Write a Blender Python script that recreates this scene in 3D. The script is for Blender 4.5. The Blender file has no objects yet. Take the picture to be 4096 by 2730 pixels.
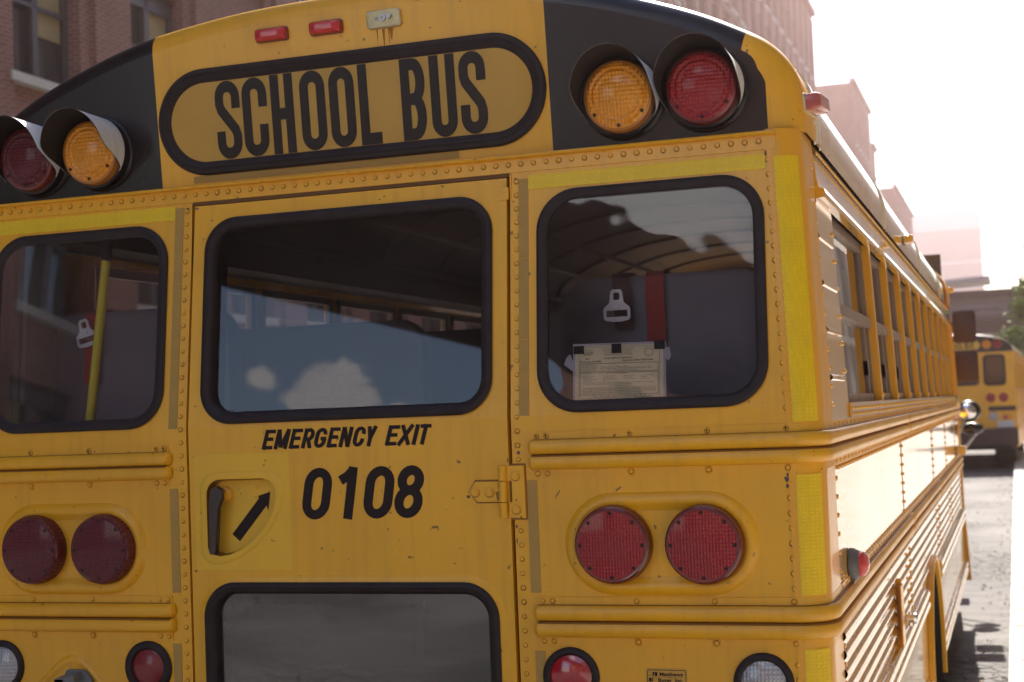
import bpy, bmesh, math, random
from mathutils import Vector, Matrix
R = math.radians
random.seed(7)
S = bpy.context.scene
COL = S.collection

# ------------------------------------------------------------------ camera
CAM = Vector((1.657, -3.521, 1.775))
def camera():
    yaw, pit, rol = -0.32447, 0.0473, -0.03905
    f = Vector((math.sin(yaw)*math.cos(pit), math.cos(yaw)*math.cos(pit), math.sin(pit)))
    r = Vector((math.cos(yaw), -math.sin(yaw), 0)); u = r.cross(f)
    c, s = math.cos(rol), math.sin(rol)
    r2 = c*r + s*u; u2 = -s*r + c*u
    cam = bpy.data.cameras.new('camera'); o = bpy.data.objects.new('camera', cam)
    m = Matrix((( r2.x, u2.x, -f.x, CAM.x), (r2.y, u2.y, -f.y, CAM.y), (r2.z, u2.z, -f.z, CAM.z), (0, 0, 0, 1)))
    o.matrix_world = m
    cam.lens = 52.4; cam.sensor_width = 36; cam.clip_start = 0.05; cam.clip_end = 5000
    cam.dof.use_dof = True; cam.dof.focus_distance = 3.75; cam.dof.aperture_fstop = 5.0
    COL.objects.link(o); S.camera = o
camera()

# ------------------------------------------------------------------ light
SUN_AZ, SUN_EL = -3.0, 42.0          # azimuth from +Y towards +X
w = bpy.data.worlds.new('World'); S.world = w; w.use_nodes = True
nt = w.node_tree; nt.nodes.clear()
def N(nt, t, **k):
    n = nt.nodes.new(t)
    for a, b in k.items():
        if a.startswith('i_'): n.inputs[a[2:].replace('_', ' ')].default_value = b
        else: setattr(n, a, b)
    return n
sky = N(nt, 'ShaderNodeTexSky', sky_type='NISHITA', sun_disc=False, sun_elevation=R(SUN_EL), sun_rotation=R(SUN_AZ),
        air_density=1.0, dust_density=.7, ozone_density=1.0)
bg = N(nt, 'ShaderNodeBackground'); bg.inputs['Strength'].default_value = 0.15
out = N(nt, 'ShaderNodeOutputWorld')
tc = N(nt, 'ShaderNodeTexCoord')
def cloudmask(cx, cy, cz, rad, prev):
    sub = N(nt, 'ShaderNodeVectorMath', operation='SUBTRACT'); sub.inputs[1].default_value = (cx, cy, cz)
    nt.links.new(tc.outputs['Generated'], sub.inputs[0])
    mul = N(nt, 'ShaderNodeVectorMath', operation='MULTIPLY'); mul.inputs[1].default_value = (1, 1, 1.35)
    nt.links.new(sub.outputs[0], mul.inputs[0])
    ln = N(nt, 'ShaderNodeVectorMath', operation='LENGTH'); nt.links.new(mul.outputs[0], ln.inputs[0])
    nz = N(nt, 'ShaderNodeTexNoise'); nz.inputs['Scale'].default_value = 2.0/rad; nz.inputs['Detail'].default_value = 8; nz.inputs['Roughness'].default_value = .55
    nt.links.new(tc.outputs['Generated'], nz.inputs['Vector'])
    a = N(nt, 'ShaderNodeMath', operation='MULTIPLY_ADD'); a.inputs[1].default_value = rad*1.8; a.inputs[2].default_value = -rad*0.90
    nt.links.new(nz.outputs['Fac'], a.inputs[0])
    b = N(nt, 'ShaderNodeMath', operation='ADD'); nt.links.new(ln.outputs['Value'], b.inputs[0]); nt.links.new(a.outputs[0], b.inputs[1])
    mr = N(nt, 'ShaderNodeMapRange'); mr.inputs['From Min'].default_value = rad*1.0; mr.inputs['From Max'].default_value = rad*0.58
    nt.links.new(b.outputs[0], mr.inputs['Value'])
    if prev is None: return mr.outputs[0]
    mx = N(nt, 'ShaderNodeMath', operation='MAXIMUM'); nt.links.new(prev, mx.inputs[0]); nt.links.new(mr.outputs[0], mx.inputs[1])
    return mx.outputs[0]
def dirv(az, el): return (math.sin(R(az))*math.cos(R(el)), -math.cos(R(az))*math.cos(R(el)), math.sin(R(el)))
msk = None
for az, el, rad in ((-26.3, 12.7, 0.024), (-25.8, 13.3, 0.019), (-29.0, 13.1, 0.012), (-25.2, 12.6, 0.018), (-27.3, 12.4, .017), (-26.7, 13.2, .014), (-23.6, 12.3, .008), (-14, 22, 0.13), (30, 30, 0.12), (-60, 35, .1)):
    msk = cloudmask(*dirv(az, el), rad, msk)
mixc = N(nt, 'ShaderNodeMix', data_type='RGBA')
nt.links.new(msk, mixc.inputs['Factor']); nt.links.new(sky.outputs[0], mixc.inputs['A']); mixc.inputs['B'].default_value = (9.5, 9.2, 9, 1)
nt.links.new(mixc.outputs['Result'], bg.inputs['Color']); nt.links.new(bg.outputs[0], out.inputs['Surface'])
sd = bpy.data.lights.new('sun', 'SUN'); sd.energy = 4.6; sd.angle = R(0.5); sd.color = (1, .93, .82)
so = bpy.data.objects.new('sun', sd); COL.objects.link(so)
sunv = Vector((math.sin(R(SUN_AZ))*math.cos(R(SUN_EL)), math.cos(R(SUN_AZ))*math.cos(R(SUN_EL)), math.sin(R(SUN_EL))))
so.rotation_euler = sunv.to_track_quat('Z', 'Y').to_euler()
S.view_settings.view_transform = 'Standard'; S.view_settings.look = 'None'
S.view_settings.exposure = 1.36; S.view_settings.gamma = 1
S.cycles.volume_bounces = 0; S.cycles.transparent_max_bounces = 16; S.cycles.max_bounces = 7

# ------------------------------------------------------------------ materials
MATS = {}
def mat(name, color, rough=.5, cells=0, metal=0, coat=0, bump=None, var=0, spots=0, spec=.5, vscale=3, emis=None, trans=0, streak=0, coat_r=.08):
    if name in MATS: return MATS[name]
    m = bpy.data.materials.new(name); m.use_nodes = True; t = m.node_tree; p = t.nodes['Principled BSDF']
    p.inputs['Roughness'].default_value = rough; p.inputs['Metallic'].default_value = metal
    p.inputs['Coat Weight'].default_value = coat; p.inputs['Coat Roughness'].default_value = coat_r
    p.inputs['Specular IOR Level'].default_value = spec
    if trans: p.inputs['Transmission Weight'].default_value = trans
    c = (*color, 1); p.inputs['Base Color'].default_value = c
    co = N(t, 'ShaderNodeTexCoord'); cur = None
    if var or spots or streak:
        rgb = N(t, 'ShaderNodeRGB'); rgb.outputs[0].default_value = c; cur = rgb.outputs[0]
        def mixin(fac, col, cur):
            mx = N(t, 'ShaderNodeMix', data_type='RGBA'); t.links.new(fac, mx.inputs['Factor'])
            t.links.new(cur, mx.inputs['A']); mx.inputs['B'].default_value = (*col, 1); return mx.outputs['Result']
        if var:
            nz = N(t, 'ShaderNodeTexNoise'); nz.inputs['Scale'].default_value = vscale; nz.inputs['Detail'].default_value = 8; nz.inputs['Roughness'].default_value = .62
            t.links.new(co.outputs['Object'], nz.inputs['Vector'])
            mr = N(t, 'ShaderNodeMapRange'); mr.inputs['From Min'].default_value = .42; mr.inputs['From Max'].default_value = .75
            mr.inputs['To Max'].default_value = var; t.links.new(nz.outputs['Fac'], mr.inputs['Value'])
            cur = mixin(mr.outputs[0], [x*.62+.035 for x in color], cur)
            rr = N(t, 'ShaderNodeMapRange'); rr.inputs['To Min'].default_value = max(.03, rough-.1); rr.inputs['To Max'].default_value = min(1, rough+.2)
            t.links.new(nz.outputs['Fac'], rr.inputs['Value']); t.links.new(rr.outputs[0], p.inputs['Roughness'])
        if streak:
            mp = N(t, 'ShaderNodeMapping'); mp.inputs['Scale'].default_value = (38, 38, 1.6); t.links.new(co.outputs['Object'], mp.inputs['Vector'])
            nz = N(t, 'ShaderNodeTexNoise'); nz.inputs['Scale'].default_value = 1; nz.inputs['Detail'].default_value = 5
            t.links.new(mp.outputs[0], nz.inputs['Vector'])
            mr = N(t, 'ShaderNodeMapRange'); mr.inputs['From Min'].default_value = .5; mr.inputs['From Max'].default_value = .8; mr.inputs['To Max'].default_value = streak
            t.links.new(nz.outputs['Fac'], mr.inputs['Value']); cur = mixin(mr.outputs[0], [x*.5+.02 for x in color], cur)
        if cells:
            vo = N(t, 'ShaderNodeTexVoronoi', feature='DISTANCE_TO_EDGE'); vo.inputs['Scale'].default_value = cells; vo.inputs['Randomness'].default_value = .2
            t.links.new(co.outputs['Object'], vo.inputs['Vector'])
            mr = N(t, 'ShaderNodeMapRange'); mr.inputs['From Min'].default_value = .06; mr.inputs['From Max'].default_value = .2; mr.inputs['To Min'].default_value = .22; mr.inputs['To Max'].default_value = 0
            t.links.new(vo.outputs['Distance'], mr.inputs['Value']); cur = mixin(mr.outputs[0], [x*.55 for x in color], cur)
        if spots:
            nz = N(t, 'ShaderNodeTexNoise'); nz.inputs['Scale'].default_value = 42; nz.inputs['Detail'].default_value = 3
            t.links.new(co.outputs['Object'], nz.inputs['Vector'])
            mr = N(t, 'ShaderNodeMapRange'); mr.inputs['From Min'].default_value = .70; mr.inputs['From Max'].default_value = .74; mr.inputs['To Max'].default_value = spots
            t.links.new(nz.outputs['Fac'], mr.inputs['Value']); cur = mixin(mr.outputs[0], (.06, .035, .015), cur)
        t.links.new(cur, p.inputs['Base Color'])
    if bump:
        kind, sc, st = bump
        if kind == 'noise':
            b = N(t, 'ShaderNodeTexNoise'); b.inputs['Scale'].default_value = sc; b.inputs['Detail'].default_value = 6; o = b.outputs['Fac']; t.links.new(co.outputs['Object'], b.inputs['Vector'])
        elif kind == 'voronoi':
            b = N(t, 'ShaderNodeTexVoronoi', feature='DISTANCE_TO_EDGE'); b.inputs['Scale'].default_value = sc; b.inputs['Randomness'].default_value = .15; o = b.outputs['Distance']; t.links.new(co.outputs['Object'], b.inputs['Vector'])
        elif kind == 'ribs':
            w1 = N(t, 'ShaderNodeTexWave', wave_type='BANDS', bands_direction='Z'); w1.inputs['Scale'].default_value = sc
            w2 = N(t, 'ShaderNodeTexWave', wave_type='BANDS', bands_direction='X'); w2.inputs['Scale'].default_value = sc*1.2
            t.links.new(co.outputs['Object'], w1.inputs['Vector']); t.links.new(co.outputs['Object'], w2.inputs['Vector'])
            a = N(t, 'ShaderNodeMath', operation='ADD'); t.links.new(w1.outputs['Fac'], a.inputs[0]); t.links.new(w2.outputs['Fac'], a.inputs[1]); o = a.outputs[0]
        bp = N(t, 'ShaderNodeBump'); bp.inputs['Strength'].default_value = st; bp.inputs['Distance'].default_value = .002
        t.links.new(o, bp.inputs['Height']); t.links.new(bp.outputs[0], p.inputs['Normal'])
    if emis: p.inputs['Emission Color'].default_value = (*emis[0], 1); p.inputs['Emission Strength'].default_value = emis[1]
    MATS[name] = m; return m
YC = (.88, .445, .012)
YEL = mat('yellow_paint', YC, .36, coat=.2, var=.5, spots=.75, streak=.3, vscale=2.2, bump=('noise', 9, .12), coat_r=.13)
YEL2 = mat('yellow_paint_door', (.88, .45, .011), .38, coat=.15, var=.4, spots=.8, streak=.3, vscale=3, bump=('noise', 7, .12), coat_r=.13)
YELS = mat('yellow_paint_side', (.84, .45, .03), .2, coat=1, var=.2, streak=.25, vscale=1.5, coat_r=.05, bump=('noise', 3, .12))
YELP = mat('yellow_paint_post', (.84, .40, .014), .35, coat=.35, var=.25, vscale=4)
YELS.node_tree.nodes['Principled BSDF'].inputs['Coat IOR'].default_value = 1.5
BLK = mat('black_paint', (.010, .006, .008), .28, coat=.10, spec=.4, var=.3, vscale=5, coat_r=.15)
RUB = mat('black_rubber', (.022, .014, .016), .5, spec=.3, var=.4, vscale=20, bump=('noise', 40, .2))
DRK = mat('dark_gap', (.03, .014, .008), .8)
GRIME = mat('rusty_gap', (.16, .07, .02), .8, var=.8, vscale=30)
RUST = mat('bare_chip', (.11, .085, .09), .7, var=.5, vscale=60)
INKB = mat('black_vinyl', (.016, .007, .008), .5, spec=.25)
TAPE = mat('reflective_tape', (.95, .64, .004), .4, coat=.05, streak=.12, cells=115, bump=('voronoi', 115, .9), var=.3, vscale=14)
TAPEB = mat('brown_tape', (.46, .28, .06), .5, bump=('voronoi', 260, .5), var=.3, vscale=12)
SIGNY = mat('sign_face', (.62, .36, .035), .35, var=.4, vscale=5)
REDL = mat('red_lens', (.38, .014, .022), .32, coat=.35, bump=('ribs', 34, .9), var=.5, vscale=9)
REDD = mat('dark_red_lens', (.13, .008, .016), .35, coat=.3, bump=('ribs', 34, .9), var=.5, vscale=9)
REDS = mat('red_stop_lens', (.42, .01, .02), .12, coat=1, var=.4, vscale=14)
AMBL = mat('amber_lens', (.95, .36, .012), .3, coat=.5, bump=('ribs', 30, 1.0), var=.5, vscale=12)
AMBR = mat('amber_rim', (.42, .15, .02), .3, coat=.8)
REDR = mat('red_rim', (.14, .01, .015), .3, coat=.8)
CLRL = mat('clear_lens', (.42, .43, .46), .15, metal=.3, coat=1, bump=('ribs', 30, .6), var=.4, vscale=12)
HOODO = mat('lamp_hood_grey', (.76, .77, .77), .45, var=.4, vscale=12, streak=.3)
HOODI = mat('lamp_hood_black', (.012, .010, .010), .7)
STEEL = mat('worn_steel', (.45, .45, .47), .32, metal=.9, var=.5, vscale=30, bump=('noise', 40, .3))
ZINC = mat('zinc_plate', (.62, .54, .32), .4, metal=.5, var=.5, vscale=30)
GREYP = mat('grey_plastic', (.16, .17, .18), .5, var=.3, vscale=20)
ROOFW = mat('white_roof_paint', (.82, .73, .56), .25, coat=.6, var=.25, vscale=2)
CEIL = mat('ceiling_panel', (.11, .075, .06), .6)
INTW = mat('interior_wall', (.20, .20, .21), .5, var=.3, vscale=5)
SEATM = mat('grey_vinyl_seat', (.17, .165, .18), .45, bump=('noise', 90, .3), var=.3, vscale=4)
BELTR = mat('red_webbing', (.38, .022, .02), .7, bump=('noise', 200, .4), var=.5, vscale=20)
BELTD = mat('dark_webbing', (.07, .02, .02), .7, bump=('noise', 200, .4))
POLEY = mat('yellow_pole', (.62, .56, .03), .4, streak=.5)
FLOORM = mat('rubber_floor', (.03, .03, .03), .7)
PAPER = mat('cream_paper', (.92, .86, .58), .7, var=.25, vscale=9)
PLAST = mat('plastic_sleeve', (.5, .48, .55), .25)
INKG = mat('grey_ink', (.20, .15, .13), .8)
TYRE = mat('tyre_rubber', (.02, .02, .02), .8, bump=('noise', 30, .4))
CHROME = mat('chrome', (.8, .8, .82), .06, metal=1)
MIRB = mat('mirror_back', (.05, .02, .014), .5)
HUBM = mat('wheel_steel', (.35, .33, .3), .5, var=.5, vscale=12)
DECAL = mat('pale_decal', (.88, .52, .03), .45, var=.35, spots=.6, vscale=6)

def glass(name, tint, ior=1.6, wav=0, dust=1):
    m = bpy.data.materials.new(name); m.use_nodes = True; t = m.node_tree; t.nodes.clear()
    o = N(t, 'ShaderNodeOutputMaterial'); tr = N(t, 'ShaderNodeBsdfTransparent'); tr.inputs[0].default_value = (*tint, 1)
    g = N(t, 'ShaderNodeBsdfGlossy'); g.inputs['Roughness'].default_value = .015; g.inputs['Color'].default_value = (.98, .98, 1, 1)
    fr = N(t, 'ShaderNodeFresnel'); fr.inputs['IOR'].default_value = ior
    mx = N(t, 'ShaderNodeMixShader')
    t.links.new(fr.outputs[0], mx.inputs[0]); t.links.new(tr.outputs[0], mx.inputs[1]); t.links.new(g.outputs[0], mx.inputs[2])
    # thin film of dust
    df = N(t, 'ShaderNodeBsdfDiffuse'); df.inputs['Color'].default_value = (.35, .32, .3, 1)
    co = N(t, 'ShaderNodeTexCoord'); nz = N(t, 'ShaderNodeTexNoise'); nz.inputs['Scale'].default_value = 5; nz.inputs['Detail'].default_value = 8
    t.links.new(co.outputs['Object'], nz.inputs['Vector'])
    mr = N(t, 'ShaderNodeMapRange'); mr.inputs['From Min'].default_value = .3; mr.inputs['From Max'].default_value = .8; mr.inputs['To Min'].default_value = .012*dust; mr.inputs['To Max'].default_value = .065*dust
    t.links.new(nz.outputs['Fac'], mr.inputs['Value'])
    m2 = N(t, 'ShaderNodeMixShader'); t.links.new(mr.outputs[0], m2.inputs[0]); t.links.new(mx.outputs[0], m2.inputs[1]); t.links.new(df.outputs[0], m2.inputs[2])
    t.links.new(m2.outputs[0], o.inputs['Surface'])
    if wav:
        n2 = N(t, 'ShaderNodeTexNoise'); n2.inputs['Scale'].default_value = 7; n2.inputs['Detail'].default_value = 1; t.links.new(co.outputs['Object'], n2.inputs['Vector'])
        bp = N(t, 'ShaderNodeBump'); bp.inputs['Strength'].default_value = wav; bp.inputs['Distance'].default_value = .01
        t.links.new(n2.outputs['Fac'], bp.inputs['Height']); t.links.new(bp.outputs[0], g.inputs['Normal'])
    MATS[name] = m; return m
GLS = glass('window_glass', (.80, .77, .80), 1.56)
GLW = glass('wavy_window_glass', (.80, .77, .80), 1.55, wav=.10)
GLD = glass('tinted_glass', (.4, .38, .38), 2.2, wav=.05, dust=1.6)
GLSIDE = glass('side_glass', (.6, .6, .6), 1.55)

# ------------------------------------------------------------------ mesh helpers
class MB:
    def __init__(s): s.v = []; s.f = []; s.m = []; s.cur = 0; s.sm = []; s.smooth = True
    def V(s, p): s.v.append(tuple(p)); return len(s.v)-1
    def F(s, ids): s.f.append(list(ids)); s.m.append(s.cur); s.sm.append(s.smooth)
    def grid(s, rows, cu=False, cv=False):      # rows of points
        idx = [[s.V(p) for p in r] for r in rows]; n = len(rows); k = len(rows[0])
        for i in range(n-(0 if cu else 1)):
            for j in range(k-(0 if cv else 1)):
                a, b = idx[i], idx[(i+1) % n]; s.F((a[j], a[(j+1) % k], b[(j+1) % k], b[j]))
        return idx
    def box(s, x0, x1, y0, y1, z0, z1, mp=None):
        p = [(x, y, z) for x in (x0, x1) for y in (y0, y1) for z in (z0, z1)]
        if mp: p = [mp(*q) for q in p]
        i = [s.V(q) for q in p]
        for q in ((0, 1, 3, 2), (4, 6, 7, 5), (0, 4, 5, 1), (2, 3, 7, 6), (0, 2, 6, 4), (1, 5, 7, 3)): s.F([i[k] for k in q])
    def tube(s, a, b, r0, r1=None, n=12, cap=True):
        r1 = r0 if r1 is None else r1
        a, b = Vector(a), Vector(b); d = (b-a).normalized(); u = d.orthogonal().normalized(); v = d.cross(u)
        rows = [[c+(u*math.cos(t)+v*math.sin(t))*r for t in [2*math.pi*k/n for k in range(n)]] for c, r in ((a, r0), (b, r1))]
        ix = s.grid(rows, cv=True)
        if cap: s.F(ix[0][::-1]); s.F(ix[1])
    def lathe(s, c, nrm, prof, n=24, up=(0, 0, 1), sx=1, arc=None):   # prof: (radius, height along nrm)
        c = Vector(c); nrm = Vector(nrm).normalized(); u = nrm.cross(Vector(up)).normalized(); v = u.cross(nrm)
        rows = []
        for r, h in prof:
            rows.append([c+nrm*h+(u*math.cos(2*math.pi*k/n)*sx+v*math.sin(2*math.pi*k/n))*r for k in range(n)])
        ix = s.grid(rows, cv=True)
        return ix
    def dome(s, c, nrm, r, h, n=9, ring=None):
        if ring is not None:  # darker annulus: painted shade outline of the rivet, with grime
            c0 = Vector(c); n0 = Vector(nrm).normalized(); u = n0.orthogonal().normalized(); v = n0.cross(u); old = s.cur; s.cur = ring
            q = random.uniform(1.12, 1.38)
            s.grid([[c0+n0*.0004+(u*math.cos(2*math.pi*k/12)+v*math.sin(2*math.pi*k/12))*rr_-Vector((0, 0, .0006 if rr_ > r else 0)) for k in range(12)] for rr_ in (r*.95, r*q)], cv=True); s.cur = old
        c = Vector(c); nrm = Vector(nrm).normalized(); u = nrm.orthogonal().normalized(); v = nrm.cross(u)
        rows = [[c+nrm*hh+(u*math.cos(2*math.pi*k/n)+v*math.sin(2*math.pi*k/n))*rr for k in range(n)] for rr, hh in ((r, -.0005), (r*.93, h*.55), (r*.6, h*.92))]
        ix = s.grid(rows, cv=True); s.F(ix[2])
    def prism(s, pts, f0, f1):     # convex-ish 2D polygon; f0/f1 map 2D -> 3D
        a = [s.V(f0(*p)) for p in pts]; b = [s.V(f1(*p)) for p in pts]; n = len(pts)
        s.F(a); s.F(b[::-1])
        for i in range(n): s.F((a[i], b[i], b[(i+1) % n], a[(i+1) % n]))
    def plate(s, outer, holes, f0, f1):   # polygon with holes
        bm = bmesh.new(); es = []
        for loop in [outer]+holes:
            vs = [bm.verts.new((p[0], p[1], 0)) for p in loop]
            for i in range(len(vs)): es.append(bm.edges.new((vs[i], vs[(i+1) % len(vs)])))
        bmesh.ops.triangle_fill(bm, use_beauty=True, use_dissolve=False, edges=es)
        bm.verts.ensure_lookup_table(); bm.verts.index_update()
        co = [(v.co.x, v.co.y) for v in bm.verts]; fs = [[v.index for v in f.verts] for f in bm.faces]; bm.free()
        a = [s.V(f0(*p)) for p in co]; b = [s.V(f1(*p)) for p in co]
        sm = s.smooth; s.smooth = False
        for f in fs: s.F([a[i] for i in f]); s.F([b[i] for i in reversed(f)])
        k = 0
        for loop in [outer]+holes:
            n = len(loop)
            for i in range(n): s.F((a[k+i], b[k+i], b[k+(i+1) % n], a[k+(i+1) % n]))
            k += n
        s.smooth = sm
def link(o, parent=None):
    COL.objects.link(o)
    if parent: o.parent = parent
    return o
def build(name, mb, mats, parent=None, recalc=True, loc=None, ang=38):
    me = bpy.data.meshes.new(name); me.from_pydata(mb.v, [], mb.f)
    if not isinstance(mats, (list, tuple)): mats = [mats]
    for m in mats: me.materials.append(m)
    me.polygons.foreach_set('material_index', mb.m); me.polygons.foreach_set('use_smooth', mb.sm)
    bm = bmesh.new(); bm.from_mesh(me)
    if recalc: bmesh.ops.recalc_face_normals(bm, faces=bm.faces)
    la = R(ang)
    for e in bm.edges:
        if len(e.link_faces) == 2 and e.calc_face_angle(0) > la: e.smooth = False
    bm.to_mesh(me); bm.free()
    o = bpy.data.objects.new(name, me)
    if loc: o.location = loc
    return link(o, parent)
def empty(name, loc=(0, 0, 0), rz=0, parent=None):
    o = bpy.data.objects.new(name, None); o.location = loc; o.rotation_euler = (0, 0, rz); o.empty_display_size = .2
    return link(o, parent)
def tag(o, label=None, cat=None, group=None, kind=None):
    if label: o['label'] = label
    if cat: o['category'] = cat
    if group: o['group'] = group
    if kind: o['kind'] = kind
    return o
def copy_tree(o, parent=None):
    c = o.copy(); COL.objects.link(c)
    if parent: c.parent = parent
    for ch in list(o.children): copy_tree(ch, c)
    return c
def rr(x0, x1, z0, z1, r, n=8):
    pts = []
    for cx, cz, a0 in ((x1-r, z1-r, 0), (x0+r, z1-r, 90), (x0+r, z0+r, 180), (x1-r, z0+r, 270)):
        for k in range(n+1):
            a = R(a0+90*k/n); pts.append((cx+r*math.cos(a), cz+r*math.sin(a)))
    return pts
def circ(cx, cz, r, n=32, sx=1): return [(cx+r*sx*math.cos(2*math.pi*k/n), cz+r*math.sin(2*math.pi*k/n)) for k in range(n)]
def rect(x0, x1, z0, z1): return [(x0, z0), (x1, z0), (x1, z1), (x0, z1)]

# ------------------------------------------------------------------ bus reference surfaces
ZB, SL = 1.763, .1148          # belt line where the upper body starts to lean forward
def RY(z):
    if z <= ZB: return 0.0
    return SL*(z-ZB)
def CY(z): return .098-.095*(z-2.43)
def rp(o=0): return lambda x, z: (x, RY(z)-o, z)
def cp(o=0): return lambda x, z: (x, CY(z)-o, z)
UN = Vector((0, -1, SL)).normalized(); CN = Vector((0, -1, -.095)).normalized()
def rn(z): return UN if z > ZB else Vector((0, -1, 0))
def SX(z): return 1.22 if z <= ZB else 1.22-.043*(z-ZB)

bus = empty('school_bus'); tag(bus, 'large yellow school bus in the foreground with rear emergency door numbered 0108', 'bus')

# ---- rear wall panels
WX0, WX1, WZ0, WZ1, WR = .5335, 1.106, 1.7677, 2.3292, .105
DIRT_SHADE = mat('dirt_shade_yellow', (.30, .135, .018), .6, var=.6, vscale=25)  # darker yellow: painted shade round rivets and hinge, plus dirt along edges
CHIPS = []
def chip(x, z, w, h, off, a=0, n=9): CHIPS.append((x, z, w, h, off, a, n))
def put_chips(b, test, f, idx):
    b.cur = idx; sm = b.smooth; b.smooth = False
    for x, z, w, h, off, a, n in CHIPS:
        if not test(x, z): continue
        pts = []
        for k in range(n):
            t = 2*math.pi*k/n; q = random.uniform(.55, 1.1); px, pz = w*q*math.cos(t), h*q*math.sin(t)
            pts.append((x+px*math.cos(a)-pz*math.sin(a), z+px*math.sin(a)+pz*math.cos(a)))
        b.F([b.V(f(p[0], p[1], off)) for p in pts])
    b.cur = 0; b.smooth = sm
for x, z, w_, h_ in ((.215, 2.868, .02, .003), (.235, 2.858, .010, .002), (.26, 2.783, .004, .002), (.005, 2.79, .002, .003)): chip(x, z, w_, h_, .0008)
for x, z, w_, h_ in ((-.447, 2.364, .008, .003), (.113, 2.352, .004, .002), (.10, 2.345, .004, .002), (1.135, 2.20, .006, .012)): chip(x, z, w_, h_, .0042)
for x, z, w_, h_ in ((1.140, 1.592, .010, .007), (1.141, 1.603, .004, .006), (.466, 1.49, .003, .006), (.466, 1.455, .002, .008), (.47, 1.69, .001, .012), (.343, 1.566, .006, .004), (.45, 1.655, .002, .01)): chip(x, z, w_, h_, .0045)
for x, z, w_, h_, a in ((.575, 1.567, .0015, .018, -.6), (.73, 1.577, .002, .012, -.9), (.772, 1.345, .003, .008, .1), (.52, 1.21, .002, .002, 0), (-.44, 1.383, .006, .003, .4), (.945, 1.342, .003, .003, 0), (.30, 1.40, .003, .002, 0)): chip(x, z, w_, h_, .0045, a)
for x, z in ((.4785, 1.672), (.4765, 2.366), (-.4765, 2.366), (1.139, 1.5765), (1.14, 1.44), (-.4775, 1.41)): chip(x, z, .0055, .0055, .0052, 0, 12)
for s in (-1, 1):
    RW = MB(); RW.smooth = False
    f = lambda x, z, o=0, s=s: (s*x, RY(z)-o, z)
    w = rr(WX0, WX1, WZ0, WZ1, WR)
    RW.plate(rect(.4615, 1.147, ZB, 2.392), [[(x, z) for x, z in w]], lambda x, z: f(x, z), lambda x, z: f(x, z, -.022))
    for a, b in ((1.61, ZB), (1.30, 1.60), (.55, 1.19)): pass
    holes = []
    RW.plate(rect(.4615, 1.147, .55, ZB), [], lambda x, z: f(x, z), lambda x, z: f(x, z, -.022))
    # raised edge strip of the doorway with its rivets
    RW.smooth = True
    RW.box(.4615, .4655, -.006, 0, .55, 2.38, mp=lambda x, y, z: (s*x, RY(z)+y, z))
    z = 2.36
    while z > .6:
        if not (s == 1 and 1.50 < z < 1.655): RW.dome((s*(.4775+(.001 if z > ZB else -.0)), RY(z), z), rn(z), .0056, .0042, ring=1)
        z -= .0352
    z = 2.358
    while z > .6:
        if not (1.600 < z < 1.725 or 1.19 < z < 1.32):
            x = 1.144-.043*max(0, z-ZB); RW.dome((s*x, RY(z), z), rn(z), .0060, .0044, ring=1)
        z -= .0352
    RW.smooth = False
    put_chips(RW, lambda x, z, s=s: x*s > .4615 and z < 2.385, lambda x, z, o: (x, RY(z)-.0006, z), 2)
    build('rear_wall', RW, [YEL, DIRT_SHADE, RUST], bus)
# taillight recess bezels: soft embossed stadium frames
for s in (-1, 1):
    BZ = MB()
    rows = []
    for off, h in ((.016, -.0002), (.012, .004), (.006, .0095), (-.001, .0125), (-.009, .0125), (-.016, .009), (-.022, .004), (-.028, .002)):
        pts = rr(.606-off, 1.053+off, 1.336-off, 1.553+off, .1085+off, 12)
        rows.append([(s*x, -h, z) for x, z in pts])
    BZ.grid(rows, cv=True)
    build('lamp_bezel', BZ, YEL, bus)

# ---- vertical tape strips, paint chips
def strip(name, x0, x1, z0, z1, m, o=.0018, parent=bus, scal=False, f=None, joints=True):
    b = MB(); b.smooth = False
    f = f or (lambda x, z, oo: (x, RY(z)-oo, z))
    def seg(a, c):
        pts = []
        if scal:
            n = max(2, int(abs(x1-x0)/.0085)); k = max(2, int(abs(c-a)/.0085))
            for i in range(n): pts.append((x0+(x1-x0)*i/n, a-(.0014 if i % 2 else 0)))
            for i in range(k): pts.append((x1+(.0014 if i % 2 else 0), a+(c-a)*i/k))
            for i in range(n): pts.append((x1-(x1-x0)*i/n, c+(.0014 if i % 2 else 0)))
            for i in range(k): pts.append((x0-(.0014 if i % 2 else 0), c-(c-a)*i/k))
        else: pts = rect(x0, x1, a, c)
        b.plate(pts, [], lambda x, z: f(x, z, o), lambda x, z: f(x, z, -.001))
    if joints and z1-z0 > .3:
        n = 2 if z1-z0 < .5 else 3
        zs = [z0+(z1-z0)*i/n for i in range(n+1)]
        if z0 < ZB < z1: zs = sorted(set([q for q in zs if abs(q-ZB) > .04]+[ZB]))
        for a, c in zip(zs, zs[1:]): seg(a+.0007, c-.0007)
    else: seg(z0, z1)
    return build(name, b, m, parent)
strip('brown_tape', .484, .510, 1.748, 2.366, TAPEB); strip('brown_tape', -.5145, -.4885, 1.736, 2.372, TAPEB)
strip('brown_tape', .4975, .5235, 1.327, 1.603, TAPEB); strip('brown_tape', -.5155, -.4905, 1.325, 1.603, TAPEB)
strip('brown_tape', -.518, -.493, .80, 1.190, TAPEB); strip('brown_tape', .502, .528, .80, 1.185, TAPEB)
strip('brown_tape', -.47, .315, 2.440, 2.4585, TAPEB, f=lambda x, z, o: (x, CY(z)-o, z), joints=False)
strip('reflective_tape', .511, 1.111, 2.337, 2.373, TAPE, scal=True); strip('reflective_tape', -1.13, -.516, 2.339, 2.376, TAPE, scal=True)

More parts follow.
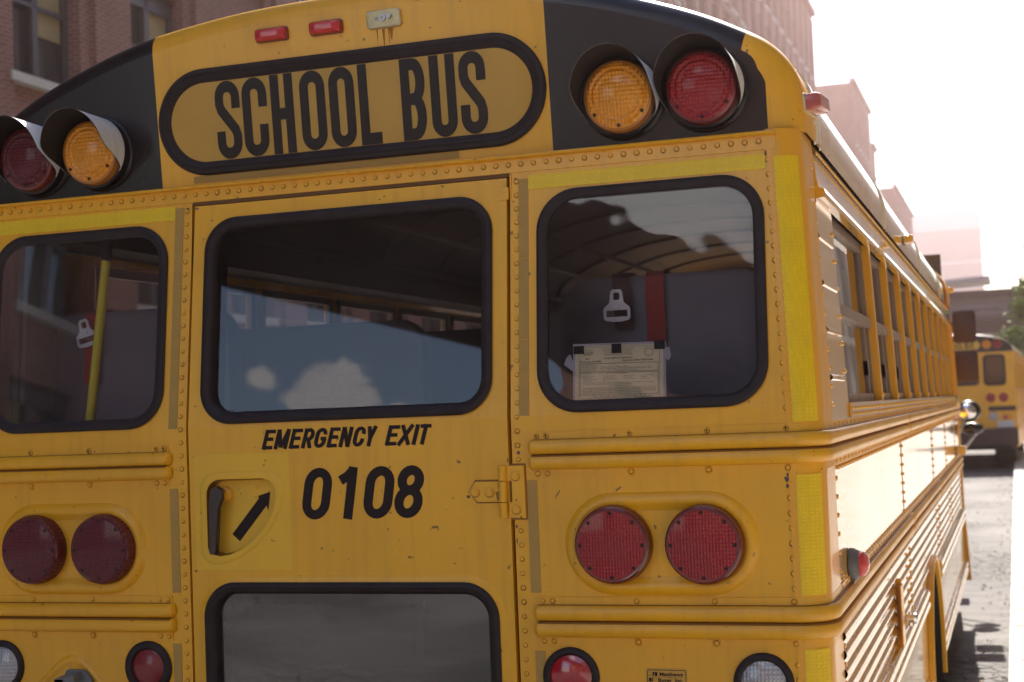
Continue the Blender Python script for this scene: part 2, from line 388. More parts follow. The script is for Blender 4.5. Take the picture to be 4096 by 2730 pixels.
# ---- corner posts (rounded, tapering inwards above the belt)
def corner_pt(s, t, z, o=0):
    # t 0..1 along plan curve: flat, quarter arc, flat
    tp = .043*max(0, z-ZB); r = .072; x0, y1 = 1.143, .235
    L1, L2, L3 = 1.22-r-x0, r*math.pi/2, y1-r; d = t*(L1+L2+L3)
    if d < L1: x, y, nx, ny = x0+d, 0, 0, -1
    elif d < L1+L2:
        a = (d-L1)/r; x, y = 1.22-r+r*math.sin(a), r-r*math.cos(a); nx, ny = math.sin(a), -math.cos(a)
    else: x, y, nx, ny = 1.22, r+(d-L1-L2), 1, 0
    return (s*(x-tp+nx*o), RY(z)+y+ny*o, z)
for s in (-1, 1):
    b = MB(); b.smooth = False
    b.box(1.1375, 1.1425, -.0009, .001, .55, 2.38, mp=lambda x, y, z: (s*(x-.043*max(0, z-ZB)), RY(z)+y, z)); build('panel_seam', b, GRIME, bus)
PLEN = (1.22-.072-1.143)+.072*math.pi/2+.235-.072
for s in (-1, 1):
    b = MB(); zs = [.55, 1.2, 1.31, 1.61, ZB, 1.9, 2.1, 2.3, 2.434]
    ts = [i/28 for i in range(29)]
    b.grid([[corner_pt(s, t, z, -.02) for t in (0,)]+[corner_pt(s, t, z, .0028) for t in ts]+[corner_pt(s, 1, z, -.02)] for z in zs])
    build('corner_post', b, YELP, bus)
    for z0, z1, ta, tb_ in ((1.725, 2.366, .055, .27), (1.321, 1.603, .06, .28), (.62, 1.197, .065, .285)):
        tb = MB(); n = 10; zz = [z0+(z1-z0)*k/70 for k in range(71)]
        rows = []
        for i, z in enumerate(zz):
            zig = (.002 if i % 2 else 0)
            rows.append([corner_pt(s, ta+(tb_-ta)*j/n+(-zig if j == 0 else zig if j == n else 0)*4, z, .0046) for j in range(n+1)])
        tb.grid(rows); build('reflective_tape', tb, TAPE, bus)

# ---- swept beads (rub rails)
def band_profile(z0, z1, beads=2, dep=.021, fl=.018):
    # returns (offset, z) from top to bottom
    pr = [(.0, z1), (.0034, z1), (.0034, z1-fl)]
    h = (z1-z0-2*fl)/beads
    for b in range(beads):
        top = z1-fl-b*h
        for k in range(0 if b == 0 else 1, 9):
            a = math.pi*k/8; pr.append((.003+dep*math.sin(a)**.75, top-h*(1-math.cos(a))/2))
    pr += [(.0034, z0+fl), (.0034, z0), (0, z0)]
    return pr
def path_pts(s, x_in, y_end, tapz):
    r = .072; pts = []
    pts.append((x_in, 0, 0, -1)); pts.append((.8, 0, 0, -1)); pts.append((1.22-r, 0, 0, -1))
    for k in range(1, 9):
        a = R(90*k/8); pts.append((1.22-r+r*math.sin(a), r-r*math.cos(a), math.sin(a), -math.cos(a)))
    y = .4
    while y < y_end: pts.append((1.22, y, 1, 0)); y += 1.2
    pts.append((1.22, y_end, 1, 0)); return pts
def band(z0, z1, s, screws_top):
    b = MB(); pr = band_profile(z0, z1); pts = path_pts(s, .517, 8.5, 0)
    rows = [[(s*(x+nx*o), y+ny*o, z) for o, z in pr] for x, y, nx, ny in pts]
    nf = len(b.f); ix = b.grid(rows); kp = len(pr)-1
    for q in range(nf, len(b.f)):
        if (q-nf) % kp in (3, 11, 12): b.m[q] = 2
    b.F(ix[0])
    # blind rounded bead ends next to the door frame
    h = (z1-z0-.036)/2
    for k in range(2):
        cz = z1-.018-h*(k+.5); b.v  # ellipsoid end
        rws = []
        for i in range(7):
            a = math.pi/2*i/6
            rws.append([(s*(.519-.013*math.sin(a)), -.003-.0212*math.sin(t)*math.cos(a), cz+h/2*math.cos(t)*(.35+.65*math.cos(a))) for t in [math.pi*q/10 for q in range(11)]])
        b.grid(rws)
    # fasteners
    for zc, scr in ((z1-.009, screws_top), (z0+.009, False)):
        for x in (.528, .553, .765, .955, 1.142):
            c = Vector((s*x, -.0034, zc))
            if zc < z0+.02 and x in (.765, .955): b.lathe((c.x, c.y, c.z), (0, -1, 0), ((.0105, .0), (.0095, .0022), (.0075, .0006)), n=14)
            b.dome(c, (0, -1, 0), .0056 if not scr else .0062, .0042, ring=2)
            if scr:
                b.cur = 1; b.smooth = False
                q = .0035
                for ax in (0, 1):
                    ww, hh = (q, .0009) if ax else (.0009, q)
                    b.box(c.x-ww, c.x+ww, c.y-.0048, c.y-.0030, c.z-hh, c.z+hh)
                b.cur = 0; b.smooth = True
        y = .27
        while y < 8.0:
            b.dome((s*1.2222, y, zc), (s, 0, 0), .0058, .0045, n=7); y += .095
    # overlap joint on the side
    for yj in (2.72, 5.0, 7.1):
        rws = [[(s*(1.22+o+.0025*(1 if e in (1, 2) else 0)), yj+(0, .002, .10, .102)[e], z) for o, z in pr[1:-1]] for e in range(4)]
        b.grid(rws)
    return build('rub_rail', b, [YEL, INKB, DIRT_SHADE], bus)
for s in (-1, 1):
    band(1.6106, 1.7217, s, True); band(1.2008, 1.3167, s, False)

# ---- rail above the windows with closely set rivets
b = MB()
prof = [(.0, 2.383), (.003, 2.384), (.003, 2.386), (.003, 2.4195), (.0165, 2.4215), (.0185, 2.4245), (.0165, 2.4285), (-.028, 2.431)]
b.grid([[(x, RY(2.40)-o+SL*(z-2.4), z) for o, z in prof] for x in (-1.139, -1.13, -.5, 0, .5, 1.13, 1.139)])
b.F([b.V((1.139, RY(2.40)-o+SL*(z-2.4), z)) for o, z in prof]); b.F([b.V((-1.139, RY(2.40)-o+SL*(z-2.4), z)) for o, z in prof])
x = -1.126
while x < 1.13:
    b.dome((x, RY(2.4)-.003, 2.405), (0, -1, .1), .0058, .0046, ring=1); x += .0337
build('header_rail', b, [YEL, DIRT_SHADE], bus)
b = MB(); b.smooth = False     # grimy drip gap over the door
b.box(-.46, .46, -.0006, .02, 2.3735, 2.3845, mp=lambda x, y, z: (x, RY(z)+y, z))
build('door_gap', b, GRIME, bus)
b = MB(); b.smooth = False
for s in (-1, 1): b.box(s*.4505, s*.4625, .016, .03, .55, 2.385, mp=lambda x, y, z: (x, RY(z)+y, z))
build('door_seal', b, DRK, bus)

# ---- emergency door
door = MB(); door.smooth = False
DX, DO = .4525, .0035
fz = lambda x, z: (x, RY(z)-DO, z); fb = lambda x, z: (x, RY(z)+.03, z)
door.plate(rect(-DX, DX, ZB, 2.371), [rr(-.4143, .4143, 1.7723, 2.331, .092)], fz, fb)
hnd = [(-.402, 1.445), (-.402, 1.585)] + [(-.402+.04-.04*math.cos(R(a)), 1.585+.04*math.sin(R(a))) for a in range(15, 91, 15)]
curve = [(-.235, 1.6255), (-.212, 1.618), (-.199, 1.60), (-.196, 1.578), (-.202, 1.55), (-.216, 1.52), (-.238, 1.49), (-.266, 1.462), (-.300, 1.440), (-.335, 1.426), (-.366, 1.4215), (-.388, 1.427), (-.398, 1.437)]
HOLE = hnd+curve
door.plate(rect(-DX, DX, .62, ZB), [rr(-.4143, .4143, .76, 1.3528, .092), HOLE], fz, fb)
# outward folded edge lines
door.smooth = True
put_chips(door, lambda x, z: abs(x) < .4525 and z < 2.37, lambda x, z, o: (x, RY(z)-DO-.0006, z), 1)
dob = build('emergency_door', door, [YEL2, RUST], bus); dob['label'] = 'rear emergency door with two windows'
b = MB()   # pressed lip round both door openings
for z0, z1 in ((1.7723, 2.331), (.76, 1.3528)):
    rows = []
    for off, h in ((.020, -.0004), (.014, .0014), (.006, .0030), (.0, .0034)):
        rows.append([(x, RY(z)-DO-h, z) for x, z in rr(-.4143-off, .4143+off, z0-off if z0 < 1.7 else z0, z1+off, .092+off)])
    if z0 < 1.7: b.grid(rows, cv=True)
build('pressed_lip', b, YEL2, dob)
# window seals
def seal(name, x0, x1, z0, z1, r, prof, parent, fy, s=1, m=RUB, n=10):
    b = MB(); rows = []
    for off, h in prof:
        rows.append([(s*x, fy(z)-h, z) for x, z in rr(x0-off, x1+off, z0-off, z1+off, max(.01, r+off), n)])
    b.grid(rows, cv=True); return build(name, b, m, parent)
sp_flush = [(0, 0), (.001, .006), (-.004, .0105), (-.011, .0115), (-.016, .0088), (-.0175, .0088), (-.021, .0085), (-.027, .004), (-.029, -.004)]
sp_deep = [(0, 0), (.001, .007), (-.004, .0115), (-.012, .0125), (-.0165, .0095), (-.018, .0095), (-.023, .008), (-.029, .002), (-.031, -.010), (-.031, -.024)]
seal('window_seal', -.4143, .4143, 1.7723, 2.331, .092, sp_deep, dob, lambda z: RY(z)-DO)
seal('window_seal', -.4143, .4143, .76, 1.3528, .092, sp_deep, dob, lambda z: RY(z)-DO)
def pane(name, pts, y, m, parent, th=.004):
    b = MB(); b.smooth = False; a = [b.V((x, y(z), z)) for x, z in pts]; b.F(a)
    return build(name, b, m, parent, recalc=False)
pane('window_glass', rr(-.386, .386, 1.80, 2.303, .07), lambda z: RY(z)+.014, GLS, dob)
pane('window_glass', rr(-.386, .386, .788, 1.325, .07), lambda z: .014, GLD, dob)
for s in (-1, 1):
    wn = empty('rear_window', (0, 0, 0), parent=bus)
    seal('window_seal', WX0, WX1, WZ0, WZ1, WR, sp_flush, wn, RY, s)
    b = MB(); b.smooth = False; b.F([b.V((s*x, RY(z)-.001, z)) for x, z in rr(WX0+.026, WX1-.026, WZ0+.026, WZ1-.026, .08)])
    build('window_glass', b, GLW if s > 0 else GLS, wn, recalc=False)
# handle recess
b = MB()
cxh, czh = -.31, 1.53
rows = []
for k, dpt in ((1.0, -.0036), (.985, .010), (.955, .024), (.93, .028)):
    rows.append([(cxh+(x-cxh)*k, dpt, czh+(z-czh)*k) for x, z in HOLE])
nf = len(b.f); ix = b.grid(rows, cv=True)
for q in range(nf, len(b.f)):
    if (q-nf) < 2*len(HOLE): b.m[q] = 1
b.F(ix[-1])
rim = []
for k, h in ((1.0, .0036), (1.0, .0052), (1.05, .0065), (1.12, .0052), (1.18, .0052), (1.205, .0037)):
    rim.append([(cxh+(x-cxh)*k, -h, czh+(z-czh)*k) for x, z in HOLE])
b.grid(rim, cv=True)
for zz in (1.613, 1.585): b.dome((-.268, .028, zz-.012), (0, -1, 0), .006, .004)
build('handle_recess', b, [DECAL, DIRT_SHADE], dob)
b = MB()   # the pull handle
b.lathe((-.362, .028, 1.583), (0, -1, 0), ((.022, 0), (.021, .008), (.012, .012), (.012, .030), (0.0005, .031)), n=18)
b.cur = 1
hw = [( -.392, 1.572), (-.384, 1.600), (-.366, 1.607), (-.350, 1.598), (-.350, 1.575), (-.361, 1.55), (-.374, 1.434), (-.378, 1.428), (-.392, 1.428), (-.396, 1.434)]
rows = []
for k, y in ((.80, .004), (1, -.001), (1, -.010), (.82, -.015)):
    cx = sum(p[0] for p in hw)/len(hw)
    rows.append([(cx+(x-cx)*k, y, z) for x, z in hw])
ix = b.grid(rows, cv=True); b.F(ix[0]); b.F(ix[-1])
build('door_handle', b, [YEL2, mat('dark_handle', (.035, .018, .016), .35, coat=.3)], dob)
b = MB(); b.smooth = False     # arrow decal
p0, p1 = Vector((-.334, 1.468)), Vector((-.2285, 1.588)); d = (p1-p0).normalized(); n_ = Vector((-d.y, d.x)); L = (p1-p0).length
pts = [p0+n_*.0145, p0+d*(L-.035)+n_*.0145, p0+d*(L-.042)+n_*.027, p1, p0+d*(L-.042)-n_*.027, p0+d*(L-.035)-n_*.0145, p0-n_*.0145]
b.plate([(p.x, p.y) for p in pts], [], lambda x, z: (x, .0268, z), lambda x, z: (x, .0275, z))
build('arrow_mark', b, INKB, dob)
b = MB(); b.smooth = False     # square decal round the recess, slightly paler
b.plate(rect(-.438, -.154, 1.385, 1.692), [[(cxh+(x-cxh)*1.21, czh+(z-czh)*1.21) for x, z in HOLE]], lambda x, z: (x, -DO-.0007, z), lambda x, z: (x, -DO+.001, z))
build('pale_decal', b, DECAL, dob)
# hinges
b = MB(); b.smooth = False
HB = [(.349, 1.581), (.349, 1.574), (.371, 1.553), (.43, 1.553), (.43, 1.603), (.366, 1.603)]
b.plate(HB, [], lambda x, z: (x, -DO-.010, z), lambda x, z: (x, -DO, z))
b.plate([(.452, 1.513), (.494, 1.511), (.4925, 1.641), (.446, 1.641), (.446, 1.604), (.461, 1.604), (.461, 1.551), (.452, 1.551)], [], lambda x, z: (x, -.010, z), lambda x, z: (x, 0, z))
b.smooth = True
b.tube((.438, -.013, 1.512), (.438, -.013, 1.550), .0105, n=16); b.tube((.438, -.013, 1.552), (.438, -.013, 1.603), .0105, n=16); b.tube((.438, -.013, 1.605), (.438, -.013, 1.641), .0105, n=16)
b.smooth = False
def hexb(b, x, z, y, r=.008):
    b.cur = 1; b.smooth = False; b.plate(circ(x, z-.001, r*1.5, 16), [], lambda p, q: (p, y-.0004, q), lambda p, q: (p, y+.001, q)); b.cur = 0
    b.plate([(x+r*math.cos(R(60*k+15)), z+r*math.sin(R(60*k+15))) for k in range(6)], [], lambda p, q: (p, y-.0065, q), lambda p, q: (p, y, q))
    b.smooth = True; b.lathe((x, y, z), (0, -1, 0), ((r*1.35, 0), (r*1.35, .0015), (r*.9, .0016)), n=14); b.smooth = False
hexb(b, .365, 1.578, -DO-.010, .0085); hexb(b, .403, 1.577, -DO-.010, .0085); hexb(b, .471, 1.616, -.010, .0085); hexb(b, .471, 1.533, -.010, .0085)
b.cur = 1  # dark patches painted as shade round strap, knuckle and plate, with grime
b.plate([(.343, 1.577), (.366, 1.549), (.437, 1.549), (.437, 1.6075), (.362, 1.6075)], [], lambda x, z: (x, -DO-.0008, z), lambda x, z: (x, -DO+.001, z))
b.plate([(.422, 1.556), (.431, 1.556), (.431, 1.60), (.424, 1.598), (.4275, 1.58), (.419, 1.575)], [], lambda x, z: (x, -DO-.0106, z), lambda x, z: (x, -DO-.009, z))
b.plate([(.448, 1.507), (.4975, 1.506), (.4965, 1.646), (.443, 1.646)], [], lambda x, z: (x, -.0008, z), lambda x, z: (x, .001, z))
b.cur = 0
build('door_hinge', b, [YEL2, DIRT_SHADE], dob)
b = MB(); b.smooth = False
f = lambda o: (lambda x, z: (x, RY(z)-DO-o, z))
b.plate(rect(.4325, .446, 2.314, 2.35), [], f(.003), f(0)); b.plate(rect(.446, .460, 2.314, 2.345), [], f(.009), f(0))
build('door_hinge', b, YEL2, dob)

# ---- lettering
def ribbon(b, pts, wx, wz, f, o, closed=False):
    n = len(pts); L = []; Rr = []
    for i in range(n):
        if closed: a, c = pts[(i-1) % n], pts[(i+1) % n]
        else: a, c = pts[max(0, i-1)], pts[min(n-1, i+1)]
        dx, dz = c[0]-a[0], c[1]-a[1]; l = math.hypot(dx, dz) or 1; nx, nz = -dz/l, dx/l
        # elliptical pen support
        k = math.sqrt((nx*wx)**2+(nz*wz)**2)/2; ox, oz = nx*wx*wx/4/k, nz*wz*wz/4/k
        ox, oz = nx*wx/2, nz*wz/2
        L.append((pts[i][0]+ox, pts[i][1]+oz)); Rr.append((pts[i][0]-ox, pts[i][1]-oz))
    b.grid([[f(x, z, o) for x, z in L], [f(x, z, o) for x, z in Rr]], cv=closed)
def arc(cx, cz, rx, rz, a0, a1, n=12): return [(cx+rx*math.cos(R(a0+(a1-a0)*k/n)), cz+rz*math.sin(R(a0+(a1-a0)*k/n))) for k in range(n+1)]
def glyph(ch, w, h, px, pz):
    """centre lines inside a box w x h"""
    x0, x1, z0, z1 = px/2, w-px/2, pz/2, h-pz/2; m = (z0+z1)/2; rx = (x1-x0)/2; rz = min(rx*1.15, h*.23); cx = w/2; out = []
    if ch in 'O0': out.append((arc(cx, z1-rz, rx, rz, 0, 180)+arc(cx, z0+rz, rx, rz, 180, 360), True))
    elif ch == 'C': out.append(([(x1, h*.62), (x1, h*.66)]+arc(cx, z1-rz, rx, rz, 0, 180)+arc(cx, z0+rz, rx, rz, 180, 360)+[(x1, h*.36), (x1, h*.40)], False))
    elif ch == 'G': out.append(([(x1, h*.66)]+arc(cx, z1-rz, rx, rz, 0, 180)+arc(cx, z0+rz, rx, rz, 180, 360)+[(x1, h*.36), (x1, h*.46)], False)); out.append(([(cx, h*.46), (w, h*.46)], False))
    elif ch == 'S':
        rz2 = rz
        top = [(x1, h*.64), (x1, h*.68)]+arc(cx, z1-rz2, rx, rz2, 0, 180)
        mid = [(x0, h*.70), (x0+.06*w, h*.63), (cx, h*.5), (x1-.06*w, h*.37), (x1, h*.29)]
        bot = arc(cx, z0+rz2, rx, rz2, 0, -180)+[(x0, h*.32), (x0, h*.36)]
        out.append((top+mid+bot, False))
    elif ch == 'H': out += [([(x0, 0), (x0, h)], False), ([(x1, 0), (x1, h)], False), ([(x0, h*.5), (x1, h*.5)], False)]
    elif ch == 'L': out += [([(x0, 0), (x0, h)], False), ([(x0, z0), (w, z0)], False)]
    elif ch == 'U': out.append(([(x0, h), (x0, z0+rz)]+arc(cx, z0+rz, rx, rz, 180, 360)+[(x1, h)], False))
    elif ch == 'B':
        r1 = (z1-m)/2; ra = rx*.9
        out += [([(x0, 0), (x0, h)], False), ([(x0, z1), (x1-ra, z1)]+arc(x1-ra, m+r1, ra, r1, 90, -90)+[(x0, m)], False), ([(x0, m), (x1-ra, m)]+arc(x1-ra, z0+r1, ra, r1, 90, -90)+[(x0, z0)], False)]
    elif ch == 'E': out += [([(x0, 0), (x0, h)], False), ([(x0, z0), (w, z0)], False), ([(x0, z1), (w, z1)], False), ([(x0, h*.52), (w*.92, h*.52)], False)]
    elif ch == 'M': out += [([(x0, 0), (x0, h)], False), ([(x1, 0), (x1, h)], False), ([(x0, h), (cx, h*.08)], False), ([(cx, h*.08), (x1, h)], False)]
    elif ch == 'N': out += [([(x0, 0), (x0, h)], False), ([(x1, 0), (x1, h)], False), ([(x0, h), (x1, 0)], False)]
    elif ch == 'R':
        r1 = (z1-h*.46)/2; ra = rx*.9
        out += [([(x0, 0), (x0, h)], False), ([(x0, z1), (x1-ra, z1)]+arc(x1-ra, h*.46+r1, ra, r1, 90, -90)+[(x0, h*.46)], False), ([(cx, h*.46), (x1, 0)], False)]
    elif ch == 'Y': out += [([(cx, 0), (cx, h*.42)], False), ([(cx, h*.40), (x0, h)], False), ([(cx, h*.40), (x1, h)], False)]
    elif ch == 'X': out += [([(x0, 0), (x1, h)], False), ([(x1, 0), (x0, h)], False)]
    elif ch == 'I': out.append(([(cx, 0), (cx, h)], False))
    elif ch == 'T': out += [([(cx, 0), (cx, h)], False), ([(0, z1), (w, z1)], False)]
    elif ch == '1': out += [([(w*.62, 0), (w*.62, h)], False), ([(w*.62, h*.93), (w*.40, h*.82), (w*.12, h*.74)], False)]
    elif ch == '8':
        h1 = (z1-h*.53)/2; h0 = (h*.53-z0)/2
        out += [(arc(cx, h*.53+h1, rx*.9, h1, 0, 350, 22), True), (arc(cx, z0+h0, rx, h0, 0, 350, 22), True)]
    return out
def letters(name, items, z0, h, px, pz, f, shear, m, parent, o=.001):
    b = MB(); b.smooth = False; k = 0
    for ch, xa, xb in items:
        for pts, cl in glyph(ch, xb-xa, h, px, pz):
            k += 1
            ribbon(b, [(xa+x+shear*(z), z0+z) for x, z in pts], px, pz, f, o+.00012*(k % 6), cl)
    return build(name, b, m, parent, recalc=False)
fc = lambda x, z, o: (x, CY(z)-o, z); fr_ = lambda x, z, o: (x, RY(z)-o, z)

# ---- roof / rear cap
half = [(0, 2.912), (.18, 2.908), (.35, 2.897), (.571, 2.868), (.72, 2.833), (.86, 2.788), (.97, 2.745), (1.06, 2.700), (1.12, 2.664), (1.165, 2.618), (1.192, 2.565), (1.203, 2.50), (1.203, 2.43)]
def refine(p, n=4):
    out = []
    for i in range(len(p)-1):
        a, b_, c, d = p[max(0, i-1)], p[i], p[i+1], p[min(len(p)-1, i+2)]
        for k in range(n):
            t = k/n
            out.append(tuple(.5*((2*b_[j])+(-a[j]+c[j])*t+(2*a[j]-5*b_[j]+4*c[j]-d[j])*t*t+(-a[j]+3*b_[j]-3*c[j]+d[j])*t**3) for j in (0, 1)))
    return out+[p[-1]]
half = refine(half)
PROF = [(-x, z) for x, z in half[::-1]]+half[1:]
def pnorm(i):
    a = PROF[max(0, i-1)]; c = PROF[min(len(PROF)-1, i+1)]; dx, dz = c[0]-a[0], c[1]-a[1]; l = math.hypot(dx, dz); return (-dz/l*1, dx/l)
NR = [(-( PROF[min(len(PROF)-1, i+1)][1]-PROF[max(0, i-1)][1]), PROF[min(len(PROF)-1, i+1)][0]-PROF[max(0, i-1)][0]) for i in range(len(PROF))]
NR = [(a/math.hypot(a, c), c/math.hypot(a, c)) for a, c in NR]
def capring(t):
    row = []
    for (x, z), (nx, nz) in zip(PROF, NR):
        RR = .055+.02*abs(nx); d = RR*(1-math.sin(t)); xx, zz = x-nx*d*min(1, (abs(nx)/.75)**2), (z-nz*d if z > 2.44 else z)
        row.append((xx, CY(zz)+RR*(1-math.cos(t)), zz))
    return row
inset = capring(0)
cap = MB(); rows = [capring(R(90*k/7)) for k in range(8)]+[[(x, .34, z) for x, z in PROF]]
ix = [[cap.V(p) for p in r] for r in rows]
for i in range(len(rows)-1):
    for j in range(len(PROF)-1):
        xm = abs(PROF[j][0]+PROF[j+1][0])/2
        cap.cur = (3 if PROF[j][1] > 2.62 and i >= (6 if PROF[j][0] > 0 else 5) else 1 if (.571 < xm < 1.07 or (.571 < xm and PROF[j][0] < 0 and xm < 1.15)) and i < 6 else 0)
        cap.F((ix[i][j], ix[i][j+1], ix[i+1][j+1], ix[i+1][j]))
cap.cur = 0; cap.smooth = False
def ztop(x):
    for a, c in zip(inset, inset[1:]):
        if a[0] <= x <= c[0] and c[0] > a[0]: return a[2]+(c[2]-a[2])*(x-a[0])/(c[0]-a[0])
    return 2.431
xs = sorted(set([round(p[0], 4) for p in inset]+[-.571, .571, -1.08, 1.08, -1.125, 1.125]))
xs = [x for x in xs if abs(x) < 1.1275]
prev = None
lim = max(p[0] for p in inset)
xs = [-lim+1e-4]+[x for x in xs if abs(x) < lim-.002]+[lim-1e-4]
for a, c in zip(xs, xs[1:]):
    xm = abs(a+c)/2; za, zc = ztop(a), ztop(c)
    cap.cur = 1 if .571 < xm < 1.12 else 0
    q = [cp(0)(a, 2.43), cp(0)(c, 2.43)]
    q += [cp(0)(c, zc), cp(0)(a, za)]
    cap.F([cap.V(p) for p in q])
put_chips(cap, lambda x, z: z > 2.45, lambda x, z, o: (x, CY(z)-.0008, z), 2)
rc = build('rear_cap', cap, [YEL, BLK, RUST, ROOFW], bus, ang=50)
roof = MB()
ys = [.341, .9, 2.0, 3.5, 5, 6.5, 7.8]
nf = len(roof.f); roof.grid([[(x, y, z) for x, z in PROF] for y in ys])
for q in range(nf, len(roof.f)):
    if max(roof.v[i][2] for i in roof.f[q]) < 2.60: roof.m[q] = 1
for y in (.36, 2.45, 4.7, 6.9):
    roof.grid([[(x*k, yy, 2.43+(z-2.43)*k if z > 2.44 else z) for x, z in PROF] for yy, k in ((y-.03, 1.0005), (y-.026, 1.006), (y+.026, 1.006), (y+.03, 1.0005))])
    for (x, z), (nx, nz) in list(zip(PROF, NR))[::3]:
        for dy in (-.05, .05): roof.dome((x, y+dy, z), (nx, 0, nz), .006, .004, n=6)
build('roof', roof, [ROOFW, YELS], bus)
b = MB()   # front roof cap, yellow
b.grid([[(x*k, y, 2.43+(z-2.43)*k2 if z > 2.44 else z) for x, z in PROF] for y, k, k2 in ((7.8, 1.01, 1.06), (8.0, 1.015, 1.10), (8.4, 1.0, 1.08), (8.6, .96, .95), (8.7, .9, .75), (8.76, .85, .4))])
build('front_cap', b, YEL, bus)
# ceiling (inner skin)
b = MB(); b.grid([[(x*.97, y, z-.05) for x, z in PROF] for y in (.30, 3, 6, 8.3)])
for y in [.9+.7*i for i in range(10)]:
    b.grid([[(x*(.97-.012*q), y+dy, z-.05-.015*q) for x, z in PROF] for dy, q in ((-.025, 0), (-.02, 1), (.02, 1), (.025, 0))])
for s in (-1, 1):
    b.tube((s*.95, .3, 2.62), (s*.95, 8.2, 2.62), .016, n=8)
    b.box(s*.98, s*1.15, .3, 8.2, 2.33, 2.40)
    b.box(s*.70, s*.72, .3, 8.2, 2.70, 2.725)
    b.tube((s*1.05, .3, 2.47), (s*1.05, 8.2, 2.47), .02, n=8)
build('ceiling', b, CEIL, bus)
b = MB(); b.smooth = False    # inside of the rear header
b.F([b.V((x*.93, .19, 2.36+(z-2.36)*.9)) for x, z in PROF]+[b.V((1.1, .17, 2.34)), b.V((-1.1, .17, 2.34))])
b.box(-1.0, 1.0, .26, .30, 2.47, 2.56)
build('inner_header', b, CEIL, bus)

# sign: seal, face, letters
sg = MB()
sp = [(0, 0), (0, .007), (-.005, .012), (-.013, .0125), (-.015, .0105), (-.017, .0105), (-.019, .0125), (-.026, .011), (-.028, .009), (-.030, .0095), (-.0355, .006), (-.0375, .001)]
rows = [[(x, CY(z)-h, z) for x, z in rr(-.5645-off, .5645+off, 2.459-off, 2.749+off, .1449+off, 16)] for off, h in sp]
sg.grid(rows, cv=True); sgo = build('sign_seal', sg, RUB, None)
face = MB(); face.smooth = False; face.F([face.V((x, CY(z)-.0015, z)) for x, z in rr(-.53, .53, 2.494, 2.714, .1095, 16)])
sf = build('sign_face', face, SIGNY, bus, recalc=False)
sgo.parent = sf
items = [('S', -.386, -.310), ('C', -.303, -.2275), ('H', -.2155, -.1475), ('O', -.1285, -.0535), ('O', -.042, .032), ('L', .0445, .1045),
         ('B', .1655, .2345), ('U', .2485, .3195), ('S', .330, .4035)]
lt = letters('sign_lettering', items, 2.497, .213, .0262, .031, fc, 0.0, INKB, sf, o=.0028)
lt['label'] = 'SCHOOL BUS in tall condensed black capitals'
# faint pane over the sign lettering
b = MB(); b.smooth = False; b.F([b.V((x, CY(z)-.0062, z)) for x, z in rr(-.529, .529, 2.495, 2.713, .109, 16)])
build('sign_glass', b, glass('sign_glass', (.97, .96, .96), 1.12, dust=.15), sf, recalc=False)
ld = MB()
em = letters('exit_lettering', [], 0, 1, 1, 1, fr_, 0, INKB, dob)
bpy.data.objects.remove(em)
EX = [('E', -.234, -.199), ('M', -.191, -.141), ('E', -.132, -.097), ('R', -.089, -.052), ('G', -.046, -.008), ('E', .000-.001, .033), ('N', .041-.003, .076), ('C', .080, .115-.003), ('Y', .1155-.002, .150-.003)]
EX = [('E', -.234, -.2005), ('M', -.1955, -.153), ('E', -.1475, -.114), ('R', -.1085, -.074), ('G', -.0705, -.034), ('E', -.0285, .004), ('N', .0095, .044), ('C', .050, .085), ('Y', .0865, .1185)]
EX = [(c, -.234+(p+.234)*.9135, -.234+(q+.234)*.9135) for c, p, q in EX]
EX2 = [('E', .119, .1505), ('X', .151, .1905), ('I', .193, .2045), ('T', .2065, .2365)]
sh = .30
o_ = letters('exit_lettering', EX+EX2, 1.7005, .0515, .0112, .0094, fr_, sh, INKB, dob, o=DO+.0006)
o_['label'] = 'EMERGENCY EXIT in black slanted capitals'
DG = [('0', -.1265, -.047), ('1', -.032, .033), ('0', .048, .1285), ('8', .134, .212)]
o_ = letters('bus_number', DG, 1.515,   .134, .0258, .0245, fr_, .16, INKB, dob, o=DO+.0006)
o_['label'] = '0108 in bold black slanted figures'

# ---- lamps on the rear
def lens_disc(b, c, nrm, r, h0, dome=.006, n=36):
    prof = [(r, h0-.012), (r, h0-.002), (r*.985, h0)]
    for k in range(1, 9): q = 1-k/8; prof.append((r*.985*q+.0004, h0+dome*(1-q*q)))
    b.lathe(c, nrm, prof, n=n)
def tail_lamp(x, z, dark):
    g = MB(); nrm = (0, -1, 0); r = .0915
    g.lathe((x, -.001, z), nrm, ((r+.004, 0), (r+.004, .018), (r+.001, .022), (r, .036), (r-.004, .040), (r-.010, .0395)), n=40)
    h = build('tail_lamp', g, REDR if False else (REDD if dark else mat('deep_red_rim', (.14, .008, .014), .25, coat=.8)), bus)
    l = MB(); rr0 = r-.009
    prof = [(rr0, .037), (rr0, .0405)]+[(rr0*(1-k/10)+.0004, .0405+.004*(1-(1-k/10)**2)) for k in range(1, 11)]
    l.lathe((x, -.001, z), nrm, prof, n=40)
    s_ = l; l.cur = 1
    for k in range(8):
        a = R(90+45*k); s_.dome((x+math.cos(a)*.0765, -.0410, z+math.sin(a)*.0765), nrm, .0055, .002, n=10)
    s_.lathe((x, -.045, z), nrm, ((.011, -.002), (.011, .001), (.007, .001), (.007, .0)), n=16) if False else None
    build('lens', l, [REDD if dark else REDL, DRK], h)
tail_lamp(.7165, 1.4448, False); tail_lamp(.9395, 1.4435, False); tail_lamp(-.7165, 1.4448, True); tail_lamp(-.9412, 1.4448, True)
